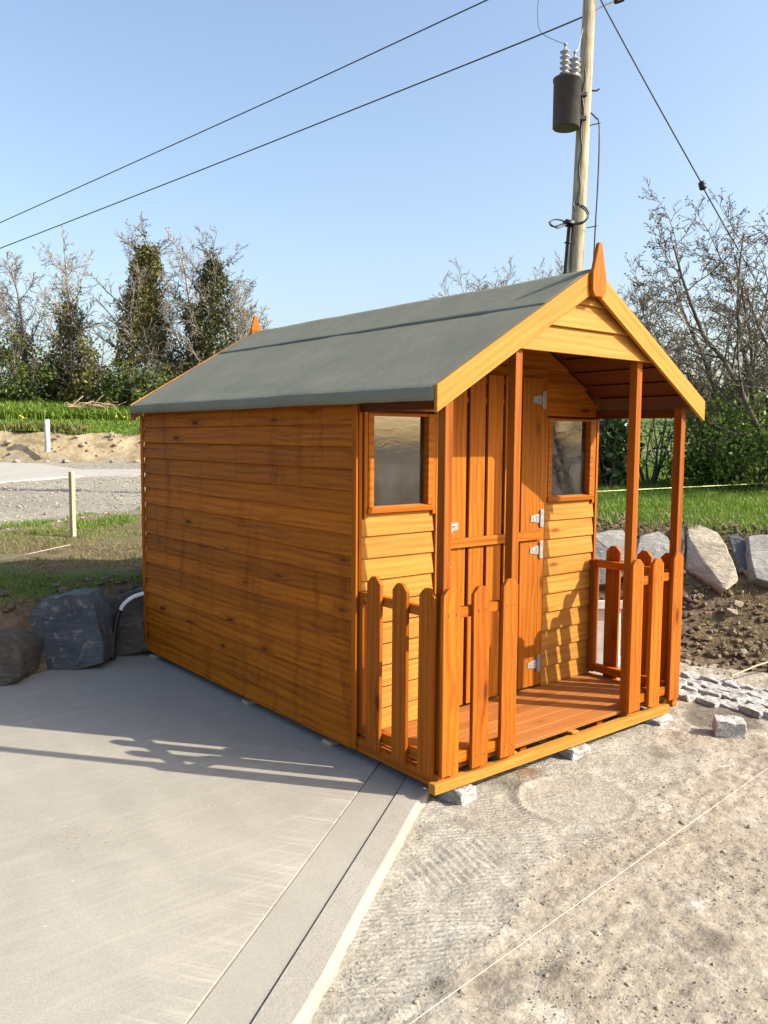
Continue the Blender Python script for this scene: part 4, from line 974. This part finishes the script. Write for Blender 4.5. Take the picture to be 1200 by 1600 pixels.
def ivy_tree(u, depth, vtop, ivy_v, r, seed, ivy_r, label, ivy_mat, n_ivy, bark_=BARK, lean=0, leaf=.15, low=0, spread=.40):
    rng = np.random.default_rng(seed); b = base_z(u, 620, depth); ztop = deep(u, vtop, depth)[2]; H = ztop-b[2]
    P = dict(P_TALL); P['len'] = (spread, .52, .5)
    segs = grow(rng, b, (lean*RH[0], lean*RH[1], 1), H*.93, r, 0, P, [])
    root = empty('ivy_clad_tree', tuple(b)); props(root, label, 'tree', 'trees along the far bank'); wood_split(root, segs, bark_, b)
    zi = deep(u, ivy_v, depth)[2]-b[2]; tr0 = segs[0][0]-b
    hz = rng.random(n_ivy)**.85*zi; cx = np.interp(hz, tr0[:, 2], tr0[:, 0]); cy = np.interp(hz, tr0[:, 2], tr0[:, 1])
    th = rng.random(n_ivy)*2*math.pi; lump = .30+1.15*vnoise(th*1.1+seed, hz*.75, seed)+.6*vnoise(th*2.6+seed, hz*2.3, seed+5)
    tap = np.clip((zi-hz)/(.20*zi)+.3, 0, 1)*(1+low*np.clip(1-hz/(zi*.45), 0, 1)); rr = ivy_r*lump*tap*rng.random(n_ivy)**.4
    C = np.stack([cx+rr*np.cos(th), cy+rr*np.sin(th), hz+rng.normal(size=n_ivy)*.08], -1)
    # sprays of ivy on the first limbs
    lim = [s for s in segs if s[2] == 1 and s[0][0][2]-b[2] < zi]
    ex = []
    for p, rad, l in lim:
        m_ = 60; t = rng.random(m_)*.55; j = t*(len(p)-1); i = j.astype(int); q = p[i]+(p[np.minimum(i+1, len(p)-1)]-p[i])*(j-i)[:, None]; ex.append(q-b+rng.normal(size=(m_, 3))*.14)
    if ex: C = np.concatenate([C]+ex)
    V, F = leaves(rng, C, leaf); link('ivy', npmesh('ivy', V, F), ivy_mat, root)
    return root
ivy_tree(42, 46, 402, 520, .13, 11, .6, 'thin bare tree with ivy at its foot at the left edge', IVY_D, 1700, BARK, .02, spread=.50)
ivy_tree(112, 45, 385, 474, .16, 12, .78, 'pale-branched tree with ivied lower trunk left of the tallest', IVY, 4000, BARK_P, .0, low=.4, spread=.46)
ivy_tree(194, 44, 354, 386, .20, 13, .80, 'tallest tree with a thick column of ivy up its trunk', IVY, 9500, BARK, .0, low=.25, spread=.46)
ivy_tree(262, 45, 425, 440, .12, 14, .60, 'slim ivy-clad tree between the two tallest', IVY, 3600, BARK, -.01, low=.9, spread=.30)
ivy_tree(338, 44, 378, 412, .20, 15, .80, 'dark ivy-clad tree rising just left of the shed ridge', IVY_D, 8500, BARK, .045, low=.4, spread=.48)
ivy_tree(312, 45, 382, 476, .15, 16, .62, 'many-branched tree leaning into the dark ivy tree by the roof', IVY, 4200, BARK_P, -.03, low=.8, spread=.50)
ivy_tree(-75, 46, 395, 470, .16, 18, .7, 'ivy-clad tree standing just beyond the left picture edge', IVY, 3000, BARK, .0, low=.4, spread=.46)
ivy_tree(372, 48, 455, 570, .10, 17, .5, 'small bare tree just behind the far finial', IVY_D, 600, BARK, .03, spread=.5)
def shrub(u, v, depth, rx, rz, seed, mat, label, n_, leaf, group=None, stems=10, name='shrub', bark_=BARK_D, ry=None, clump=.28, flat=.35, cat='shrub', dz=0):
    rng = np.random.default_rng(seed); b = base_z(u, v, depth); b[2] += dz; root = empty(name, tuple(b)); props(root, label, cat, group)
    P = dict(seg=(5, 4, 3), kids=((5, 7), (3, 5)), t0=(.25, .2), len=(.55, .55), ang=((25, 55), (25, 60)), wan=(.12, .2, .25), up=(.06, .04, .02), tip=(.3, .3, .4), rr=(.55, .6), rmin=max(.003, depth*.00025))
    segs = []
    for i in range(stems):
        a = rng.random()*2*math.pi; grow(rng, b+np.array([math.cos(a), math.sin(a), 0])*.15*rx, (math.cos(a)*rx*.7, math.sin(a)*rx*.7, rz*1.1), rz*rng.uniform(.8, 1.2), .012+.012*rz, 0, P, segs)
    V, F = tubes([(p-b, r) for p, r, l in segs]); link('stem', npmesh('stem', V, F, True), bark_, root)
    nc = max(12, n_//70); cc = rng.normal(size=(nc, 3)); cc /= np.linalg.norm(cc, axis=1)[:, None]; cc *= (rng.random(nc)**.45)[:, None]
    cc = cc*np.array([rx, ry or rx, rz*.55])+np.array([0, 0, rz*.55]); cc[:, 2] = np.maximum(cc[:, 2], .05)
    C = cc[rng.integers(0, nc, n_)]+rng.normal(size=(n_, 3))*clump*min(rx, rz)*.55; C = C[C[:, 2] > -.05]
    V, F = leaves(rng, C, leaf, flat); link('foliage', npmesh('foliage', V, F), mat, root)
    return root
# low growth under the far trees
for i, (u, d, rx, rz, mt, lab) in enumerate(((-18, 44, 1.6, 3.4, IVY_D, 'dark rounded bush at the foot of the leftmost tree'), (42, 43, 1.5, 3.6, HEDGE_L, 'mid-green tall bush under the thin left tree'), (85, 44, 1.3, 2.6, IVY_D, 'dark bush below the pale-branched tree'), (135, 43, 1.4, 3.3, IVY, 'olive bush between the pale-branched and tallest trees'), (222, 42, 1.3, 2.6, HEDGE_L, 'leafy green bush right of the tallest trunk'),
        (180, 42.5, 1.2, 1.7, HEDGE_L, 'low green bush at the foot of the tallest tree'), (285, 44, 1.4, 3.0, IVY, 'olive bush just above the far roof edge'), (-75, 44, 1.7, 3.2, HEDGE_L, 'green bush just beyond the left picture edge'), (-130, 44, 1.8, 3.4, IVY_D, 'dark bush well beyond the left picture edge'), (345, 45, 1.8, 3.6, IVY_D, 'dark bush hidden behind the roof slope below the dark ivy tree'))):
    shrub(u, 625, d, rx, rz, 60+i, mt, lab, 2600, .17, 'bushes under the far trees', 7)
# background bare trees
P_FAR = dict(seg=(7, 6, 5, 4), kids=((11, 14), (8, 10), (6, 8)), t0=(.3, .2, .2), len=(.80, .55, .5), ang=((18, 42), (25, 50), (25, 55)), wan=(.06, .12, .18, .2), up=(.04, .04, .02, .01), tip=(.3, .3, .3, .5), rr=(.5, .5, .6), rmin=.022)
for i, (u, d, vt, lab) in enumerate(((735, 66, 404, 'leftmost bare tree peeping over the shed ridge'), (785, 70, 392, 'second bare tree from the left over the shed ridge'), (826, 64, 396, 'third bare tree over the ridge left of the pole'), (868, 66, 388, 'bare tree over the ridge just left of the pole'), (958, 60, 414, 'faint bare tree just right of the front finial'), (-12, 56, 425, 'pale bare tree behind the left edge trees'), (228, 60, 420, 'distant bare tree between the ivy trees'), (384, 62, 465, 'distant bare tree behind the far finial'))):
    rng = np.random.default_rng(200+i); b = base_z(u, 650, d); H = deep(u, vt, d)[2]-b[2]
    root = empty('bare_tree', tuple(b)); props(root, lab, 'tree', 'distant bare trees'); wood_split(root, grow(rng, b, (0, 0, 1), H*.70, .18, 0, P_FAR, []), BARK, b)

# thorn trees coming into bud on the right
def thorn(u, v, depth, H, stems, seed, label, lean, nb_, bark_=BARK_D, loc=None):
    rng = np.random.default_rng(seed); b = base_z(u, v, depth) if loc is None else np.array([loc[0], loc[1], tz(*loc)-.05])
    P = dict(seg=(9, 7, 5, 4), kids=((11, 13), (8, 10), (4, 6)), t0=(.15, .12, .12), len=(.55, .52, .5), ang=((30, 70), (30, 65), (30, 60)), wan=(.10, .16, .2, .25), up=(.03, .03, .02, .02), tip=(.25, .25, .3, .5), rr=(.5, .5, .6), rmin=.0062)
    segs = []
    for i in range(stems):
        a = 2*math.pi*i/stems+rng.random(); sp = rng.uniform(.3, .75)
        grow(rng, b+np.array([math.cos(a), math.sin(a), 0])*.2, np.array([math.cos(a)*sp, math.sin(a)*sp, 1])+RH*lean, H*rng.uniform(.75, 1.05), .055, 0, P, segs)
    root = empty('thorn_tree', tuple(b)); props(root, label, 'tree', 'budding thorn trees on the right'); wood_split(root, segs, bark_, b)
    tips = [s for s in segs if s[2] >= 2]; C = []
    for _ in range(nb_):
        p = tips[int(rng.integers(len(tips)))][0]; j = rng.random()*(len(p)-1); i = int(j); C.append(p[i]+(p[min(i+1, len(p)-1)]-p[i])*(j-i)-b+rng.normal(size=3)*.02)
    V, F = leaves(rng, np.array(C), .036, .4); link('bud', npmesh('bud', V, F), BUD, root)['kind'] = 'stuff'
    return root
thorn(1165, 715, 13.5, 3.7, 6, 31, 'dense thorn tree in bud right of the porch roof', -.22, 5500)
thorn(1265, 715, 12.0, 4.5, 6, 39, 'taller thorn tree in bud leaning in from the right edge', -.2, 6500)
thorn(0, 0, 0, 3.6, 4, 37, 'bare tree out of frame mirrored in the right window', 0, 1500, BARK_D, (9.0, -5.1))
shrub(1165, 735, 12.4, 1.15, 1.25, 41, SPRING, 'bright leafy green shrub at the right edge above the grass', 9000, .065, None, 14, clump=.3)
shrub(1108, 738, 13.2, .60, .85, 42, SPRING, 'small leafy shrub just right of the corner porch post', 3000, .06, None, 9)
shrub(948, 748, 12.5, .50, 1.15, 43, LAUREL, 'dark glossy laurel bush beside the right window', 2600, .105, None, 8, flat=.3)
shrub(880, 748, 13.5, .9, 1.3, 45, LAUREL, 'glossy laurel bush hidden mostly behind the shed', 1800, .11, None, 8, flat=.3)
shrub(1015, 735, 13.5, .55, 1.1, 44, HEDGE_L, 'sparse twiggy bush seen between the right porch posts', 260, .05, None, 9, name='twiggy_bush')
stake('fence_post', 1080.5, 722, 632, .98, .09, BARK_D, 'dark post standing behind the right corner of the porch', 'post')
for i, (u, d, rx, rz) in enumerate(((985, 95, 3.2, 2.6), (1055, 92, 3.0, 2.8), (1130, 60, 3.4, 3.6), (1195, 56, 3.4, 3.6), (1250, 58, 3.2, 3.4), (925, 95, 3.2, 2.6))):
    shrub(u, 640, d, rx, rz, 80+i, IVY_D, ('hedgerow bush on the far field seen through the porch', 'far hedgerow bush behind the corner post', 'far hedgerow bush below the bargeboard end', 'far hedgerow bush behind the thorn tree', 'far hedgerow bush beyond the right edge', 'far hedgerow bush behind the right window')[i], 1500, .28, 'hedgerow beyond the field', 5, name='hedgerow_bush')

# brush pile on the far bank
rng = np.random.default_rng(71); b = base_z(150, 640, 41); polys = []
for i in range(60):
    c = np.array([rng.normal()*.7, rng.normal()*.5, abs(rng.normal())*.15+.40]); d = rng.normal(size=3)*np.array([1, 1, .25]); d /= np.linalg.norm(d); l_ = rng.uniform(.4, 1.3); polys.append((np.array([c-d*l_/2, c+d*l_/2]), np.array([.03, .02])))
V, F = tubes(polys, 4); props(link('brush_pile', npmesh('brush_pile', V, F), STRAW, None, tuple(b)), 'heap of pale cut branches at the foot of the far trees', 'brush pile')

# grass
def blades(name, X, Y, hmin, hmax, wd, mat, label, seed, cat='grass', zoff=0):
    rng = np.random.default_rng(seed); Zg = terrain(X, Y)[0]+zoff; n = len(X); a = rng.random(n)*2*math.pi; h = rng.uniform(hmin, hmax, n); w_ = wd*rng.uniform(.6, 1.3, n)
    cx, cy = np.cos(a)*w_/2, np.sin(a)*w_/2; l1 = rng.normal(size=(n, 2))*h[:, None]*.28
    B = np.stack([X, Y, Zg-.01], -1); v0 = B+np.stack([cx, cy, 0*cx], -1); v1 = B-np.stack([cx, cy, 0*cx], -1)
    md = B+np.stack([l1[:, 0]*.4, l1[:, 1]*.4, h*.6], -1); m0 = md+np.stack([cx, cy, 0*cx], -1)*.7; m1 = md-np.stack([cx, cy, 0*cx], -1)*.7; tp = B+np.stack([l1[:, 0]*1.2, l1[:, 1]*1.2, h], -1)
    V = np.stack([v0, v1, m1, m0, tp], 1).reshape(-1, 3); i = np.arange(n)[:, None]*5
    me = bpy.data.meshes.new(name); F4 = i+np.array([[0, 1, 2, 3]]); F3 = i+np.array([[3, 2, 4, 4]])
    T = np.concatenate([i+np.array([[0, 1, 2]]), i+np.array([[0, 2, 3]]), i+np.array([[3, 2, 4]])])
    return props(link(name, npmesh(name, V, T), mat), label, cat, None, 'stuff')
def polar(rng, n, r0, r1, a0, a1, pw=1.0):
    r = r0+(r1-r0)*rng.random(n)**pw; a = np.radians(a0+(a1-a0)*rng.random(n)); return CAM[0]+r*np.cos(a), CAM[1]+r*np.sin(a)
rng = np.random.default_rng(91)
X, Y = polar(rng, 90000, 7.0, 24, 20, 44, 1.3); z_, d_, t_, wl_, r_, s_, in_ = terrain(X, Y); k = (d_+.4*fbm(X*1.3, Y*1.3, 12, 3) > 1.9+.9*rng.random(len(X))**2) & ~in_
blades('lawn_grass', X[k], Y[k], .035, .095, .010, GRASS, 'bright green grass on the bank top right of the shed', 92)
X, Y = polar(rng, 26000, 6.0, 9.5, 20, 44); z_, d_, t_, wl_, r_, s_, in_ = terrain(X, Y); k = (~in_) & (d_ > .25) & (vnoise(X*2.3, Y*2.3, 77)+.3*vnoise(X*8, Y*8, 73) > .60)
blades('weeds', X[k], Y[k], .02, .05, .008, GRASS_D, 'thin dry weeds on the soil bank right of the porch', 93, 'weeds')
X, Y = polar(rng, 52000, 5.5, 13.5, 58, 82); z_, d_, t_, wl_, r_, s_, in_ = terrain(X, Y); g_ = -.563*X+.826*Y; k = (~in_) & (d_ > .28) & (g_+.5*fbm(X*.8, Y*.8, 8, 3) < 6.3) & (vnoise(X*1.7, Y*1.7, 78)+.25*vnoise(X*6, Y*6, 79) > .42)
blades('trampled_grass', X[k], Y[k], .015, .045, .009, GRASS_D, 'short trampled grass behind the slab boulders', 94)
k2 = (~in_) & (g_+.5*fbm(X*.8, Y*.8, 8, 3) > 5.6) & (g_+.5*fbm(X*.8, Y*.8, 8, 3) < 6.4) & (vnoise(X*2, Y*2, 33) > .42)
blades('verge_grass', X[k2], Y[k2], .025, .085, .012, GRASS, 'green fringe of longer grass along the gravel yard', 95)
k3 = (~in_) & (d_ > .3) & (g_ < 5.5) & (vnoise(X*1.1+3, Y*1.1, 71) > .66)
blades('shaded_grass', X[k3], Y[k3], .02, .05, .010, GRASS, 'green patches of grass in the shade left of the shed', 96)
X, Y = polar(rng, 60000, 34, 52, 58, 80); z_, d_, t_, wl_, r_, s_, in_ = terrain(X, Y); k = s_ > 34.4
X, Y = X[k], Y[k]; s_ = s_[k]; tall = s_ > 38.5
blades('bank_grass', X[~tall], Y[~tall], .06, .16, .05, GRASS, 'mown green strip on top of the far earth bank', 97)
blades('rough_grass', X[tall], Y[tall], .25, .65, .09, GRASS, 'rough grass slope under the far trees', 98)
kk = (vnoise(X*.7, Y*.7, 66) > .5) & (s_ < 36.0) & (s_ > 34.5)
blades('bank_fringe', X[kk], Y[kk], .15, .45, .08, IVY, 'dark weeds hanging along the lip of the far earth bank', 99, 'weeds')
X, Y = polar(rng, 260, 36, 46, 58, 80); zz, _d, _t, _w, _r2, s_, _i = terrain(X, Y); k = s_ > 36; X, Y, zz = X[k], Y[k], zz[k]
V, F = leaves(rng, np.stack([X, Y, zz+.30], -1), .09, .5); props(link('dandelions', npmesh('dandelions', V, F), DANDELION), 'yellow dandelions dotted over the far grass slope', 'flowers', None, 'stuff')

# loose stones
def scatter(name, X, Y, Zs, smin, smax, mat, label, cat, seed, pw=2.5, sink=.3, low=False):
    rng = np.random.default_rng(seed); n = len(X)
    base_ = np.array([(1, 0, 0), (-1, 0, 0), (0, 1, 0), (0, -1, 0), (0, 0, 1), (0, 0, -1)], float); F0 = np.array([(0, 2, 4), (2, 1, 4), (1, 3, 4), (3, 0, 4), (2, 0, 5), (1, 2, 5), (3, 1, 5), (0, 3, 5)])
    mid = {}; Vb = [tuple(v) for v in base_]; Fb = []
    def mp(a, b):
        k = (min(a, b), max(a, b))
        if k not in mid: m_ = (np.array(Vb[a])+np.array(Vb[b]))/2; m_ /= np.linalg.norm(m_); mid[k] = len(Vb); Vb.append(tuple(m_*.92))
        return mid[k]
    if low: Fb = [tuple(f) for f in F0]
    for a, b, c in ([] if low else F0): ab, bc, ca_ = mp(a, b), mp(b, c), mp(c, a); Fb += [(a, ab, ca_), (ab, b, bc), (ca_, bc, c), (ab, bc, ca_)]
    Vb = np.array(Vb); Fb = np.array(Fb); m_ = len(Vb)
    s = smin+(smax-smin)*rng.random(n)**pw; V = Vb[None]*(1+rng.normal(size=(n, m_, 3))*.16)*(s[:, None]*rng.uniform(.5, 1, (n, 3)))[:, None, :]
    a = rng.random(n)*6.283; ca_, sa = np.cos(a), np.sin(a); x = V[:, :, 0]*ca_[:, None]-V[:, :, 1]*sa[:, None]; y = V[:, :, 0]*sa[:, None]+V[:, :, 1]*ca_[:, None]
    V = np.stack([x+X[:, None], y+Y[:, None], V[:, :, 2]*.7+(Zs+s*sink)[:, None]], -1)
    F = (Fb[None]+np.arange(n)[:, None, None]*m_).reshape(-1, 3)
    return props(link(name, npmesh(name, V.reshape(-1, 3), F), mat), label, cat, None, 'stuff')
rng = np.random.default_rng(101)
n = 150000; X = rng.uniform(-2.2, 3.0, n); Y = rng.uniform(-2.6, .9, n); sd = (X-A[0])*NRM[0]+(Y-A[1])*NRM[1]
ix = np.clip(((X-ax_[0])/.0125).astype(int), 0, len(ax_)-1); iy = np.clip(((Y-ay_[0])/.0125).astype(int), 0, len(ay_)-1)
wgt = (1-mort[ix, iy])*.5*(.25+.75*(vnoise(X*2.1, Y*2.1, 5) > .45))+1.2*hump[ix, iy]*vnoise(X*5, Y*5, 6)+.05+.5*np.exp(-((sd+.17)/.05)**2)*vnoise(X*6, Y*6, 7)
k = (sd < -.135) & (rng.random(n) < wgt*.6) & (np.hypot(X-.52, Y+.37) > .24) & inside(X, Y, YARD)
X, Y, ix, iy = X[k], Y[k], ix[k], iy[k]
scatter('gravel_chips', X, Y, AZ[ix, iy], .0014, .0065, CHIP, 'grey chippings scattered over the dirt before the porch', 'gravel', 102, 2.2, low=True)
k = (rng.random(len(X)) < .018) & (Y > -2)
scatter('gravel_lumps', X[k], Y[k], AZ[ix[k], iy[k]], .006, .016, CHIP, 'larger stone lumps in the dirt before the porch', 'gravel', 112, 2.5, .15)
n = 9000; X = rng.uniform(2.3, 6.0, n); Y = rng.uniform(-1.8, 2.6, n); z_, d_, t_, *_r = terrain(X, Y); k = (d_ > .02) & (t_ < 1.05) & (vnoise(X*2, Y*2, 15) > .35*rng.random(n)+.12); 
scatter('soil_clods', X[k], Y[k], z_[k], .006, .045, CLOD, 'crumbly brown clods on the soil bank right of the porch', 'soil', 103, 2.2)
n = 900; X = rng.uniform(2.3, 6.0, n); Y = rng.uniform(-1.8, 2.6, n); z_, d_, t_, *_r = terrain(X, Y); k = (d_ > .0) & (t_ < .9)
scatter('bank_pebbles', X[k], Y[k], z_[k], .008, .035, PEBBLE, 'pale pebbles in the soil bank right of the porch', 'pebbles', 104, 2)
n = 1500; X = rng.uniform(-2.5, 2.0, n); Y = rng.uniform(2.8, 5.2, n); z_, d_, t_, *_r = terrain(X, Y); k = (d_ > .02) & (d_ < .7)
scatter('shaded_clods', X[k], Y[k], z_[k], .008, .05, CLOD, 'clods and roots on the shaded bank behind the boulders', 'soil', 105, 2)
X, Y = polar(rng, 9000, 8, 34, 57, 80, .8); z_, d_, t_, wl_, r_, s_, in_ = terrain(X, Y); k = (-.563*X+.826*Y > 6.1) & (s_ < 33.2)
scatter('yard_gravel', X[k], Y[k], z_[k], .008, .04, CHIP, 'grey stones of the gravel yard beyond the stake', 'gravel', 106, 2.5)
n = 700; X, Y = polar(rng, n, 33.5, 38.5, 58, 78); z_, d_, t_, wl_, r_, s_, in_ = terrain(X, Y); k = (s_ > 32.7) & (s_ < 34.3)
scatter('bank_rubble', X[k], Y[k], z_[k], .04, .20, PEBBLE, 'rubble at the foot of the far earth bank', 'rubble', 107, 2.5)
rng = np.random.default_rng(111)
for i in range(34):                                             # bigger stones lying in the soil bank
    x = rng.uniform(2.6, 4.4); y = rng.uniform(-.5, 1.1); z_, d_, t_, *_r = terrain(np.array([x]), np.array([y]))
    if d_[0] < .05 or t_[0] > .85: continue
    s = rng.uniform(.03, .075); pts = rng.normal(size=(14, 3)); pts /= np.linalg.norm(pts, axis=1)[:, None]; pts = pts*np.array([s, s*.8, s*.6])+np.array([x, y, z_[0]+s*.15])
    hull_rock('field_stone', pts, PEBBLE, 0, .0, i, label='pale angular stone lying in the dug soil bank', cat='stone', group='stones in the soil bank')
